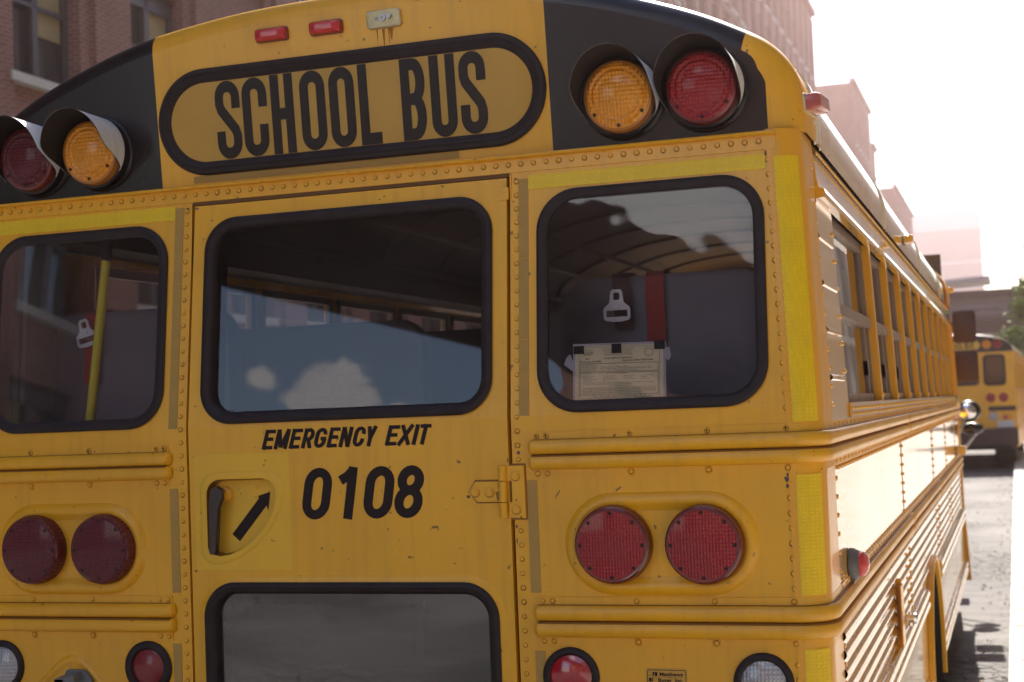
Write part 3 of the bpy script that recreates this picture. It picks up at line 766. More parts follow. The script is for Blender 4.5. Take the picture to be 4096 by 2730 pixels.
def warning_lamp(x, z, amber):
    yb = CY(z); c = (x, yb, z); nrm = CN
    g = MB(); g.lathe(c, nrm, ((.108, -.001), (.107, .004), (.100, .008), (.098, .034), (.090, .038)), n=40)
    wl = build('warning_lamp', g, BLK, bus)
    g = MB(); r = .079
    g.lathe(c, nrm, ((.0915, .030), (.0915, .036), (.089, .052), (.086, .058), (.080, .060)), n=40); build('lens_rim', g, AMBR if amber else REDR, wl)
    g = MB(); g.lathe(c, nrm, [(.0805, .058)]+[(.080-.0068*k, .060+(.0036 if k % 2 else 0)+.0006*k) for k in range(0, 5)]+[(.05*(1-k/6)+.0004, .063+.006*(1-(1-k/6)**2)) for k in range(0, 7)], n=40)
    g.cur = 1
    for a in (180, 215, 270, 325, 10, 60, 120): g.dome(Vector(c)+nrm*.0608+Vector((math.cos(R(a))*.0735, 0, math.sin(R(a))*.0735)), nrm, .0048, .0016, n=9)
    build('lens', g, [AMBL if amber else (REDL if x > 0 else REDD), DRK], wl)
    # hood: sheet rolled over the top, front edge sweeping back down each side
    for nm, rad, m in (('hood', .1015, HOODO), ('hood_lining', .0995, HOODI)):
        g = MB(); rows = []
        for k in range(41):
            dg_ = -34+248*k/40; ph = R(dg_); q = min(1, max(0, (122-abs(dg_-90))/46)); q = q*q*(3-2*q)
            L = .004+.098*q+.030*max(0, math.sin(ph))
            up = .012*max(0, math.sin(ph))
            rows.append([Vector(c)+nrm*(.036+(L)*j/5)+Vector((math.cos(ph)*rad, 0, math.sin(ph)*rad+.016*max(0, math.sin(ph))*j/5)) for j in range(6)])
        g.grid(rows); build(nm, g, m, wl, recalc=False)
for s in (-1, 1): warning_lamp(s*.7626, 2.549, True); warning_lamp(s*.9716, 2.549, False)

def marker(name, c, nrm, up, mlens, mbase, parent=bus, L=.096, H=.038, dep=.026):
    c = Vector(c); nrm = Vector(nrm).normalized(); u = nrm.cross(Vector(up)).normalized(); v = u.cross(nrm)
    def ring(l, h, d, r=.008): return [c+u*x+v*z+nrm*d for x, z in rr(-l/2, l/2, -h/2, h/2, r, 3)]
    b = MB(); b.grid([ring(L, H, 0), ring(L, H, .008), ring(L-.004, H-.004, .009)], cv=True); o = build(name, b, mbase, parent)
    b = MB(); ix = b.grid([ring(L-.005, H-.005, .006), ring(L-.008, H-.007, dep*.8, .007), ring(L-.02, H-.014, dep, .006), ring(L-.05, H-.022, dep+.0012, .004)], cv=True); b.F(ix[-1])
    build('lens', b, mlens, o); return o
MRED = mat('clearance_red', (.85, .03, .05), .12, coat=1, bump=('ribs', 90, .8))
for x in (-.196, -.034): marker('clearance_lamp', (x, CY(2.817), 2.817), CN, (0, 0, 1), MRED, REDR)
b = MB(); g_ = lambda d: [(x, CY(z)-d, z) for x, z in rr(.086, .182, 2.796, 2.842, .008, 3)]
ix = b.grid([g_(0), g_(.010), [(.134+(x-.134)*.96, y, 2.819+(z-2.819)*.93) for x, y, z in g_(.012)]], cv=True); b.F(ix[-1])
mp_ = build('lamp_mount', b, ZINC, bus); mp_['label'] = 'bare metal mounting plate of a missing clearance lamp'
b = MB(); b.dome((.115, CY(2.82)-.012, 2.82), (0, -1, 0), .005, .003); b.lathe((.133, CY(2.82)-.012, 2.82), (0, -1, 0), ((.009, 0), (.009, .004), (.004, .004), (.004, .001)), n=12); b.tube((.153, CY(2.82)-.012, 2.822), (.153, CY(2.82)-.022, 2.822), .0065)
build('mount_studs', b, STEEL, mp_)
for s in (-1, 1):
    marker('corner_lamp', (s*1.203, .20, 2.505), (s*.97, -.12, .06), (0, 0, 1), mat('pale_red_lens', (.65, .12, .10), .15, coat=1, bump=('ribs', 120, .7)), ZINC, L=.11, H=.046, dep=.045)
AM2 = mat('clearance_amber', (1, .50, .03), .15, coat=1, emis=None, bump=('ribs', 120, .5))
for y in (3.5,): marker('clearance_lamp', (1.200, y, 2.485), (1, 0, .15), (0, 0, 1), AM2, GREYP, L=.10, H=.042, dep=.05)
marker('clearance_lamp', (1.205, 8.10, 2.55), (1, 0, .2), (0, 0, 1), AM2, GREYP, L=.10, H=.05, dep=.05)

# lower round lamps in rubber grommets
def round_lamp(x, z, m, ri, ro=.0715):
    b = MB(); b.lathe((x, 0, z), (0, -1, 0), ((ro, -.001), (ro, .006), (ro-.003, .0095), (ro-.012, .0115), (ri+.004, .0105), (ri, .006), (ri, .001)), n=36)
    o = build('grommet_lamp', b, RUB, bus)
    b = MB(); b.lathe((x, 0, z), (0, -1, 0), [(ri, .002)]+[(ri*(1-k/10)+.0004, .003+.010*(1-(1-k/10)**2)+(.0009 if (k % 2 and m is CLRL) else 0)) for k in range(11)], n=36)
    build('lens', b, m, o)
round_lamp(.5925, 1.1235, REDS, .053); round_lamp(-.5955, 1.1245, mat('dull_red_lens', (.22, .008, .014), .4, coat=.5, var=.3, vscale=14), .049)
round_lamp(1.0625, 1.1165, CLRL, .0535); round_lamp(-1.066, 1.121, CLRL, .0535)
# pressed arch and plate lamp on the left
b = MB()
arch = [(-.99, 1.04), (-.955, 1.075), (-.925, 1.10), (-.895, 1.128), (-.868, 1.148), (-.838, 1.155), (-.808, 1.150), (-.782, 1.130), (-.76, 1.105), (-.735, 1.082), (-.70, 1.06), (-.68, 1.045)]
rows = []
for sc, h in ((0, -.0003), (.006, .004), (.013, .0055), (.02, .003), (.028, .0005)):
    cx, cz = -.835, 1.02
    rows.append([(cx+(x-cx)*(1-sc/.16), -h, cz+(z-cz)*(1-sc/.13)) for x, z in arch])
b.grid(rows); build('pressed_arch', b, YEL, bus)
b = MB(); oct_ = [(-.862, 1.080), (-.85, 1.112), (-.845, 1.116), (-.793, 1.116), (-.786, 1.112), (-.770, 1.094), (-.768, 1.04), (-.86, 1.04)]
b.plate(oct_, [], lambda x, z: (x, -.014, z), lambda x, z: (x, 0, z)); b.smooth = False
b.box(-.862, -.834, -.05, -.012, 1.03, 1.096); b.prism([(-.862, 1.10), (-.80, 1.112), (-.80, 1.09), (-.862, 1.085)], lambda x, z: (x, -.05, z-.004), lambda x, z: (x, -.013, z))
build('plate_lamp', b, GREYP, bus)

# ---- maker's sticker
def textmesh(body, size=1, bold=0):
    cu = bpy.data.curves.new('t', 'FONT'); cu.body = body; cu.size = size; cu.offset = bold; cu.resolution_u = 3
    o = bpy.data.objects.new('t', cu); COL.objects.link(o)
    dg = bpy.context.evaluated_depsgraph_get(); me = bpy.data.meshes.new_from_object(o.evaluated_get(dg))
    vs = [tuple(v.co) for v in me.vertices]; fs = [list(p.vertices) for p in me.polygons]
    bpy.data.objects.remove(o); bpy.data.curves.remove(cu); bpy.data.meshes.remove(me)
    return vs, fs
def put_text(b, body, x0, x1, zb, h, f, o, bold=0, shear=0, wmax=None):
    vs, fs = textmesh(body, 1, bold)
    if not vs: return
    xa = min(v[0] for v in vs); xb = max(v[0] for v in vs); s = h/.73; kx = (x1-x0)/(xb-xa) if x1 is not None else s
    base = len(b.v)
    for v in vs: b.V(f(x0+(v[0]-xa)*kx+shear*v[1]*s, zb+v[1]*s, o))
    for q in fs: b.F([base+i for i in q])
b = MB(); b.smooth = False; b.plate(rr(.779, .880, 1.06, 1.1475, .006, 3), [], lambda x, z: (x, -.0012, z), lambda x, z: (x, .0005, z))
st = build('maker_sticker', b, mat('sticker_gold', (.60, .34, .05), .4, var=.4, vscale=60), bus)
b = MB(); b.smooth = False; F0 = lambda x, z, o: (x, -o, z); o1 = .0016
outl = rr(.7825, .8775, 1.0635, 1.144, .005, 3); inl = rr(.7840, .8760, 1.065, 1.1425, .004, 3); b.grid([[F0(x, z, o1) for x, z in outl], [F0(x, z, o1) for x, z in inl]], cv=True)
put_text(b, 'Matthews', .813, .8695, 1.1295, .0085, F0, o1, .03); put_text(b, 'Buses  Inc.', .809, .8695, 1.1155, .0085, F0, o1, .03)
put_text(b, 'A Matthews Buses Corporation', .809, .870, 1.1098, .0028, F0, o1)
put_text(b, 'Sales & Service', .805, .870, 1.098, .006, F0, o1, .01)
b.box(.795, .8685, -.0017, -.0015, 1.1262, 1.1268); b.box(.786, .797, -.0017, -.0015, 1.1295, 1.1301)
b.box(.796, .8, -.0017, -.0015, 1.130, 1.1385); b.box(.8015, .8075, -.0017, -.0015, 1.129, 1.1385)
b.box(.7865, .7925, -.0017, -.0015, 1.1155, 1.1245); b.box(.7938, .7965, -.0017, -.0015, 1.1155, 1.1245)
build('sticker_print', b, INKB, st, recalc=False)

b = MB(); b.smooth = False
for x, w_, L_ in ((.128, .004, .055), (.150, .006, .03), (.11, .002, .03), (.143, .002, .042)):
    b.F([b.V(cp(.0006)(x-w_, 2.795)), b.V(cp(.0006)(x+w_, 2.795)), b.V(cp(.0006)(x+w_*.2, 2.795-L_)), b.V(cp(.0006)(x-w_*.2, 2.795-L_))])
build('rust_run', b, mat('rust_stain', (.42, .17, .02), .8, var=.8, vscale=60), bus, recalc=False)

# ---- bus side
HW = 1.22
def side_wall(s):
    b = MB(); b.smooth = False
    f = lambda o: (lambda y, z: (s*(SX(z)+o), y, z))
    # smooth belt panel, rear upper corner panel
    b.plate(rect(.235, 8.55, 1.30, ZB), [], f(0), f(-.02))
    b.plate([(.225, ZB), (.655, ZB), (.655, 2.43), (.295, 2.43)], [], f(0), f(-.02))
    # below: lower smooth panels with wheel opening
    archp = [(4.03+.53*math.cos(R(a)), .47+.53*math.sin(R(a))) for a in range(0, 181, 12)]
    outer = [(8.3, .34), (8.3, .93), (.235, .93), (.235, .40), (3.49, .36), (3.50, .47)]+archp[::-1][0:]+[(4.56, .36)]
    b.plate(outer, [], f(0), f(-.02))
    b.smooth = True
    # corrugated zone
    zs = []; z = 1.20
    pr = []
    n = 6; h = (1.205-.93)/n
    for k in range(n):
        for j in range(8):
            q = j/8; pr.append((.010*max(0, math.sin(math.pi*min(1, q/.62)))**.8 if q < .62 else 0, 1.205-h*(k+q)))
    pr.append((0, .93))
    for ya, yb in ((.235, 8.2),): b.grid([[(s*(HW+o), y, z) for o, z in pr] for y in (ya, yb)])
    # rivets: columns
    for y in (2.49, 4.68, 6.2, 7.63):
        z = 1.33
        b.smooth = False; b.box(s*1.2205, s*1.2222, y-.016, y+.016, 1.318, 1.61); b.smooth = True
        while z < 1.60: b.dome((s*1.2222, y, z), (s, 0, 0), .0062, .006, n=7); z += .036
    for y in (2.54, 4.87, 6.44):
        z = .95
        while z < 1.2: b.dome((s*1.224, y, z), (s, 0, 0), .007, .010, n=7); z += .0229
    for y in (.255,):
        z = 2.36
        while z > .5:
            if not (1.19 < z < 1.32 or 1.61 < z < 1.73): b.dome((s*SX(z), y+.01, z), (s, 0, 0), .0065, .006, n=8)
            z -= .046
    z = 2.30
    while z > 1.78: b.dome((s*SX(z), .625, z), (s, 0, 0), .0065, .007, n=8); z -= .075
    for z in (1.83, 1.95, 2.07, 2.19, 2.28):     # pressed ribs of the corner panel
        b.grid([[(s*(SX(z)+o), y, z+dz) for o, dz in ((0, .008), (.005, .004), (.005, -.004), (0, -.008))] for y in (.29, .60)])
    # riveted strip below the side windows
    b.smooth = False; b.box(s*1.2205, s*1.2265, .66, 8.5, 1.7235, 1.764); b.smooth = True
    y = .70
    while y < 8: b.dome((s*1.2265, y, 1.748), (s, 0, 0), .006, .005, n=7); b.dome((s*1.2265, y+.04, 1.732), (s, 0, 0), .006, .005, n=7); y += .088
    y = .30
    while y < 8: b.dome((s*1.221, y, 1.603), (s, 0, 0), .0055, .008, n=6); y += .075
    y = .30
    while y < 8: b.dome((s*1.221, y, 1.325), (s, 0, 0), .006, .005, n=6); y += .075
    y = .3
    while y < 8: b.dome((s*1.221, y, 1.188), (s, 0, 0), .006, .007, n=6); y += .19
    # folded gutter above the windows
    gi = b.grid([[(s*(SX(2.31)+o), y, z) for o, z in ((0, 2.29), (.022, 2.292), (.026, 2.302), (.022, 2.315), (.010, 2.318), (.004, 2.345), (-.006, 2.43))] for y in (.33, 8.55)])
    b.F(gi[0]); b.F(gi[1])
    y = .36
    while y < 8: b.dome((s*1.199, y, 2.41), (s, 0, 0), .006, .006, n=6); y += .045
    return build('side_wall', b, YELS, bus)
for s in (-1, 1): side_wall(s)
# window posts and side windows
post = None
for s in (-1, 1):
    for k in range(-1, 10):
        y = 1.733+.7005*k
        if k == -1: continue
        if y > 8.1: continue
        b = MB(); b.smooth = False
        b.plate([(y-.024, 1.764), (y+.024, 1.764), (y+.024, 2.30), (y-.024, 2.30)], [], lambda yy, z: (s*(SX(z)+.004), yy, z), lambda yy, z: (s*(SX(z)-.034), yy, z))
        b.smooth = True; b.dome((s*(SX(1.785)+.004), y, 1.785), (s, 0, 0), .007, .006, n=8)
        build('window_post', b, YELP, bus)
FRM = mat('window_frame_metal', (.30, .22, .17), .4, metal=.2, var=.3, vscale=10)
for s in (-1, 1):
    for k in range(0, 10):
        y0 = .66 if k == 0 else 1.733+.7005*(k-1)+.03; y1 = 1.733+.7005*k-.03
        if y1 > 8.1: y1 = 8.04
        if y1-y0 < .3: continue
        b = MB(); b.smooth = False
        def bar(ya, yb, za, zb, xo=.020, d=.02): b.box(0, d, ya, yb, za, zb, mp=lambda x, y, z: (s*(SX(z)-xo-x), y, z))
        bar(y0, y0+.03, 1.764, 2.30); bar(y1-.03, y1, 1.764, 2.30); bar(y0, y1, 1.764, 1.79); bar(y0, y1, 2.27, 2.30); bar(y0, y1, 2.012, 2.045, .010, .03)
        bar(y0+.05, y0+.065, 1.79, 2.02, .03, .012); bar(y1-.10, y1-.07, 1.79, 2.02, .026, .012); bar(y1-.10, y1-.06, 1.85, 1.90, .024, .012)
        w_ = build('side_window', b, FRM, bus)
        g = MB(); g.smooth = False
        for za, zb in ((1.79, 2.012), (2.045, 2.27)): g.F([g.V((s*(SX(z)-.033), y, z)) for y, z in ((y0+.03, za), (y1-.03, za), (y1-.03, zb), (y0+.03, zb))])
        build('pane', g, GLSIDE, w_, recalc=False)
# lower side rails
for s in (-1, 1):
    for z0, z1, ya, yb in ((.80, .925, .235, 3.44), (.80, .925, 4.62, 8.3), (.40, .52, 4.62, 8.4), (.40, .52, .235, 3.44)):
        b = MB(); pr = band_profile(z0, z1, 2, .022, .014)
        ix = b.grid([[(s*(HW+o*.99), y, z) for o, z in pr] for y in (ya, (ya+yb)/2, yb)]); b.F(ix[0]); b.F(ix[-1])
        y = ya+.1
        while y < yb: b.dome((s*1.2222, y, z0+.007), (s, 0, 0), .006, .005, n=6); y += .2
        build('rub_rail', b, YELS, bus)
    # front bulkhead flange, entrance step panel
    b = MB(); b.smooth = False
    b.plate([(1.0, .34), (1.257, .34), (1.232, .93), (1.226, 1.8), (1.202, 2.36), (1.0, 2.36)], [], lambda x, z: (s*x, 8.55, z), lambda x, z: (s*x, 8.62, z)); b.box(s*1.15, s*1.19, 8.05, 8.56, 1.76, 2.33)
    b.box(s*.9, s*1.12, 8.62, 9.6, .32, 1.15)
    build('front_bulkhead', b, YELP, bus)
    # wheel arch trim
    b = MB(); rows = []
    for a in range(-14, 195, 8):
        cs, sn = math.cos(R(a)), math.sin(R(a)); row = []
        for rr_, o in ((.505, .002), (.505, .022), (.510, .027), (.522, .027), (.528, .018), (.53, .001)): row.append((s*(HW+o), 4.03+rr_*cs, .47+rr_*sn))
        rows.append(row)
    b.grid(rows); build('fender_trim', b, YEL, bus)
    b = MB(); rows = [[(s*x, 4.03+.5*math.cos(R(a)), .47+.5*math.sin(R(a))) for x in (.75, 1.225)] for a in range(-20, 201, 10)]
    b.grid(rows); b.F([b.V((s*.75, 4.03+.5*math.cos(R(a)), .47+.5*math.sin(R(a)))) for a in range(-20, 201, 10)]); build('wheel_well', b, TYRE, bus)
    b = MB(); b.lathe((s*.93, 4.03, .49), (s, 0, 0), ((.25, 0), (.44, .0), (.485, .03), (.49, .12), (.485, .22), (.44, .255), (.30, .26), (.28, .24)), n=40)
    wh = build('wheel', b, TYRE, bus)
    b = MB(); b.lathe((s*.93, 4.03, .49), (s, 0, 0), ((.28, .24), (.27, .16), (.16, .11), (.12, .18), (.0005, .185)), n=28); build('rim', b, HUBM, wh)
    b = MB(); b.lathe((s*.80, 9.3, .49), (s, 0, 0), ((.25, 0), (.44, .0), (.485, .03), (.49, .12), (.485, .22), (.44, .255), (.30, .26), (.28, .24)), n=32); build('wheel', b, TYRE, bus)
# small things on the right side
b = MB(); b.smooth = False
b.box(1.221, 1.243, 1.86, 1.875, .905, 1.14); b.box(1.241, 1.246, 1.80, 1.90, .915, 1.12)
acc = build('access_flap', b, YELP, bus)
b = MB(); b.tube((1.243, 1.95, .99), (1.275, 1.95, .99), .016); b.dome((1.275, 1.95, .99), (1, 0, 0), .02, .014); b.tube((1.26, 1.95, .965), (1.262, 1.95, 1.012), .008); build('latch', b, CHROME, acc)
b = MB(); b.lathe((1.222, .47, 1.343), (1, 0, 0), ((.042, 0), (.042, .010), (.037, .020), (.034, .026)), n=24)
sl = build('side_marker', b, GREYP, bus)
b = MB(); b.lathe((1.222, .47, 1.343), (1, 0, 0), [(.034, .024)]+[(.034*math.cos(R(a))+.0004, .027+.024*math.sin(R(a))) for a in range(0, 91, 15)], n=24); build('lens', b, mat('bright_red_lens', (.75, .03, .03), .12, coat=1, bump=('ribs', 90, .5)), sl)
marker('side_marker', (1.222, 7.75, 1.37), (1, 0, 0), (0, 0, 1), AM2, GREYP, L=.12, H=.07, dep=.07)

# ---- bus underside, floor, front, hood
b = MB(); b.smooth = False
b.box(-1.19, 1.19, .04, 8.3, .93, .97); build('floor', b, FLOORM, bus)
b = MB(); b.smooth = False
for s in (-1, 1):
    b.box(s*1.165, s*1.185, .24, 8.1, .97, 1.76); b.box(s*.30, s*.40, .2, 10.5, .62, .84)
    b.box(s*1.12, s*1.16, .13, .22, .97, 2.36)
build('inner_wall', b, INTW, bus)
b = MB(); b.smooth = False
b.plate(rect(-1.16, 1.16, .93, 2.85), [rect(-.95, -.05, 1.55, 2.35), rect(.05, .75, 1.45, 2.35)], lambda x, z: (x, 8.3, z), lambda x, z: (x, 8.36, z))
build('front_wall', b, CEIL, bus)
b = MB(); hp = [(1.02*math.cos(R(a)), .75+.62*max(0, math.sin(R(a)))**.6) for a in range(0, 181, 12)]
ix = b.grid([[(x*k, y, .55+(z-.55)*k2) for x, z in hp] for y, k, k2 in ((8.36, 1.0, 1.05), (9.2, .95, 1.0), (10.0, .9, .93), (10.35, .85, .85), (10.4, .8, .7))]); b.F(ix[-1])
build('bonnet', b, YEL, bus)
b = MB(); b.smooth = False; b.box(-1.15, 1.15, 10.4, 10.6, .45, .7); build('front_bumper', b, BLK, bus)
b = MB(); b.smooth = False; b.box(-1.2, 1.2, -.16, 0.02, .48, .72); build('rear_bumper', b, BLK, bus)
# mirrors ahead of the right-hand side
b = MB()
def rbox(b, x0, x1, y0, y1, z0, z1, r=.03):
    rows = [[(x, y, z) for x, z in rr(x0+i, x1-i, z0+i, z1-i, r, 4)] for y, i in ((y0, .01), (y0+.01, 0), (y1-.02, 0), (y1, .02))]
    ix = b.grid(rows, cv=True); b.F(ix[0]); b.F(ix[-1])
rbox(b, 1.175, 1.362, 9.62, 9.69, 2.205, 2.475); mr_ = build('mirror', b, MIRB, bus)
b = MB(); rbox(b, 1.18, 1.366, 9.62, 9.69, 1.875, 2.135); build('mirror', b, MIRB, bus)
b = MB(); b.tube((1.07, 9.66, 2.54), (1.07, 9.66, 1.35), .014, n=8); b.tube((1.07, 9.66, 2.46), (.95, 8.5, 2.5), .014, n=8); b.tube((1.07, 9.66, 1.62), (.93, 9.2, 1.2), .014, n=8)
build('mirror_arm', b, STEEL, bus)
b = MB()
def ell(b, c, rx, ry, rz, n=16, m=8, half=False):
    rows = [[(c[0]+rx*math.cos(R(-90+180*i/m))*math.cos(2*math.pi*j/n), c[1]+ry*math.cos(R(-90+180*i/m))*math.sin(2*math.pi*j/n), c[2]+rz*math.sin(R(-90+180*i/m))) for j in range(n)] for i in range(m+1)]
    b.grid(rows, cv=True)
ell(b, (1.255, 10.1, 1.625), .105, .09, .095); ell(b, (1.275, 10.15, 1.47), .10, .08, .055); mk = build('convex_mirror', b, BLK, bus)
b = MB(); ell(b, (1.245, 10.04, 1.62), .08, .06, .07); build('mirror_glass', b, CHROME, mk)
b = MB(); b.tube((1.25, 10.1, 1.60), (1.0, 10.0, 1.1), .014, n=8); b.tube((1.32, 10.2, 1.45), (1.05, 10.1, 1.1), .014, n=8); build('mirror_arm', b, STEEL, bus)

# ---- seats, belts, pole inside
def seat(x0, x1, y, ztop, lean=.06):
    b = MB(); r = .10; rows = []
    for dy, ins in ((0, .02), (.012, .004), (.05, 0), (.09, .004), (.105, .02)):
        rows.append([(x, y+dy+lean*(z-1.2)*0.12, z) for x, z in rr(x0+ins, x1-ins, 1.15, ztop-ins, r, 8)])
    ix = b.grid(rows, cv=True); b.F(ix[0]); b.F(ix[-1])
    b.box(x0+.01, x1-.01, y+.1, y+.5, 1.28, 1.42)
    for xx in (x0+.08, x1-.1): b.box(xx, xx+.03, y+.1, y+.13, .97, 1.28)
    return build('seat', b, SEATM, bus)
seat(.50, 1.09, .30, 2.125); seat(-1.15, -.50, .30, 2.125)
for i in range(1, 10):
    y = .30+.76*i
    seat(.18, 1.12, y, 2.10); seat(-1.12, -.20 if i > 1 else -.20, y, 2.10)
def belt(x, w_, z0, z1, m, y=.287, tilt=0):
    b = MB(); rows = []
    path = [(.40, z1+.006), (.36, z1+.012), (.31, z1+.008), (y+.004, z1-.006), (y, z1-.03)]+[(y-.003*math.sin(k*1.3), z1-.03-(z1-.03-z0)*k/6) for k in range(1, 7)]
    for yy, zz in path:
        q = (z1-zz)*tilt; rows.append([(x-w_/2+q, yy, zz), (x-w_/4+q, yy-.001, zz), (x+w_/4+q, yy-.001, zz), (x+w_/2+q, yy, zz)])
    b.grid(rows); return build('seat_belt', b, m, bus)
br = belt(.775, .049, 1.945, 2.122, BELTR); bd = belt(.683, .046, 1.985, 2.122, BELTD, tilt=.04)
bl = belt(-.945, .050, 1.91, 2.118, BELTR, tilt=-.03)
def buckle(cx, cz, rot, parent, y=.262, k=1.0):
    out = [(-.011, .041), (.011, .041), (.0165, .034), (.0185, .012), (.020, .006), (.034, -.006), (.036, -.012), (.036, -.034), (.031, -.040), (.012, -.0435), (-.012, -.0435), (-.031, -.040), (-.036, -.034), (-.036, -.012), (-.034, -.006), (-.020, .006), (-.0185, .012), (-.0165, .034)]
    h1 = rr(-.0085, .0085, .013, .033, .004, 2); h2 = rect(-.0285, .0285, -.031, -.0135)
    c_, s_ = math.cos(rot), math.sin(rot)
    f = lambda yy: (lambda x, z: (cx+(x*c_-z*s_)*k, yy, cz+(x*s_+z*c_)*k))
    b = MB(); b.smooth = False; b.plate(out, [h1, h2], f(y-.003), f(y+.003))
    g = [f(y-.004)(*p) for p in rr(-.030, .030, -.012, -.006, .002, 2)]; b.F([b.V(p) for p in g])
    b.plate(rr(-.008, .008, -.006, .004, .003, 2), [], f(y-.005), f(y-.003))
    return build('buckle', b, mat('buckle_metal', (.62, .62, .64), .4, metal=.5, var=.3, vscale=50), parent)
buckle(.678, 2.043, 0, bd); buckle(-.943, 2.058, .22, bl, y=.255, k=.98)
pole = MB(); d0, d1 = Vector((-.757, .115, 2.36)), Vector((-.835, .10, 1.765)); md = d0.lerp(d1, .19)
pole.tube(md, d1, .0132, n=18); pole.cur = 1; pole.tube(md, d0, .0145, n=18)
po = build('pole', pole, [POLEY, RUB]); tag(po, 'bright yellow pole with black upper end standing behind the left rear window', 'pole')
b = MB(); b.smooth = False     # grey pillar trim behind left window
b.plate([(-1.20, 1.70), (-1.125, 1.70), (-1.085, 2.36), (-1.20, 2.36)], [], lambda x, z: (x, .14, z), lambda x, z: (x, .20, z))
b.plate([(-1.118, 1.76), (-1.10, 1.76), (-1.062, 2.36), (-1.075, 2.36)], [], lambda x, z: (x, .16, z), lambda x, z: (x, .34, z))
build('pillar_trim', b, mat('pillar_grey', (.36, .36, .38), .35, metal=.3, var=.6, vscale=14), bus)
b = MB(); b.smooth = False; b.box(-.452, -.405, .045, .10, 1.78, 2.34, mp=lambda x, y, z: (x, RY(z)+y, z)); b.box(-.405, -.365, .045, .09, 1.755, 1.81); build('door_inner_frame', b, mat('inner_frame_brown', (.10, .05, .03), .5), bus)

# ---- permit in the right rear window
def pf(x, z, o): return (x, RY(z)+.010-o, z)
b = MB(); b.smooth = False
PM = lambda u, v: (.6265+.2225*u+.0015*v, 1.7895+.141*v-.0035*u)
b.plate([PM(0, -.06), PM(1, -.06), PM(1, 1), PM(0, 1)], [], lambda x, z: pf(x, z, .001), lambda x, z: pf(x, z, 0))
pe = build('permit', b, PAPER); tag(pe, 'cream printed travel permit in a plastic sleeve taped inside the right rear window', 'permit')
b = MB(); b.smooth = False
b.plate([PM(-.025, -.06), PM(1.03, -.06), PM(1.03, 1.035), PM(-.025, 1.035)], [[PM(.0, -.05), PM(1.0, -.05), PM(1.0, .998), PM(.0, .998)]], lambda x, z: pf(x, z, .0015), lambda x, z: pf(x, z, 0))
b.plate([PM(-.02, .72), PM(-.06, .86), PM(-.10, .80), PM(-.13, .68), PM(-.02, .55)], [], lambda x, z: pf(x, z, .0018), lambda x, z: pf(x, z, .001))
b.plate([PM(1.02, .93), PM(1.07, .93), PM(1.09, .78), PM(1.06, .70), PM(1.02, .74)], [], lambda x, z: pf(x, z, .0018), lambda x, z: pf(x, z, .001))
build('plastic_sleeve', b, PLAST, pe)
for u0, u1, v0, v1 in ((-.018, .10, .86, 1.0), (.42, .53, .855, 1.02), (.90, 1.02, .90, 1.05)):
    b = MB(); b.smooth = False; b.plate([PM(u0, v0), PM(u1, v0), PM(u1, v1), PM(u0, v1)], [], lambda x, z: pf(x, z, .0035), lambda x, z: pf(x, z, 0)); build('black_tape', b, HOODI, pe)
b = MB(); b.smooth = False
def pt(body, u0, u1, v, h, bold=0, shear=0):
    put_text(b, body, 0, 1, 0, h*.141, lambda x, z, o: pf(*PM(u0+(u1-u0)*x+shear*z*4, v+z/.141), o), .0020, bold)
pt('NEW YORK CITY', .10, .21, .905, .022); pt('DOT', .10, .21, .83, .055, .02); pt('2007', .117, .17, .755, .03, .01)
pt('New York City Department of Transportation', .30, .68, .925, .020); pt('Authorized Vehicle & Permits Division', .32, .66, .89, .020)
pt('28-11 Queens Plaza North - 8th Floor', .34, .645, .855, .020); pt('Long Island City, New York 11101-4008', .33, .655, .825, .020)
pt('Annual Highway Travel Permit', .33, .655, .762, .028, .012); pt('Permit No. HTP-601', .06, .30, .705, .030, .012, .02); pt('Expiration Date: 09/30/2008', .54, .885, .715, .030, .012, .02)
L1 = ['Name: BLUE STAR BUS', 'Valid while transporting      Students   x Disabled     Seniors      Other', 'Valid Date(s): OCTOBER 1, 2007 - SEPTEMBER 30, 2008     Valid Time(s): MONDAY - FRIDAY 7:00AM - 7:00PM', 'License Plate: VARIOUS   SCHOOL   BUSES     Vehicle Description: BLUE STAR BUS']
for k, (t_, e) in enumerate(zip(L1, (.24, .60, .87, .71))): pt(t_, .08, e, .645-.030*k, .018)
pt('Valid on the following Parkways:', .36, .59, .50, .018)
for c0, col in ((.09, ('Bronx River Parkway', 'Pelham Parkway', 'Hutchinson River Parkway', 'Mosholu Parkway')), (.32, ('Grand Central Parkway', 'Harlem River Drive', 'Jackie Robinson Parkway', 'Other')), (.55, ('Willowbrook Parkway', 'Richmond Parkway', 'Cross Island Parkway')), (.75, ('Henry Hudson Parkway', 'FDR Drive', 'Eastern Parkway'))):
    for k, t_ in enumerate(col): pt(t_, c0, c0+.0068*len(t_), .455-.028*k, .017)
for k, t_ in enumerate(('Belt Parkway: Permit not valid between exit (9) Knapp Street thru exit (13) Rockaway Parkway, East and West Bound.', 'No vehicles over 8 Tons fully loaded. Buses must maintain speed limit of 30 mph.')): pt(t_, .09, .90 if k == 0 else .65, .34-.027*k, .017)
pt('CONDITIONS & RESTRICTIONS', .39, .61, .283, .016)
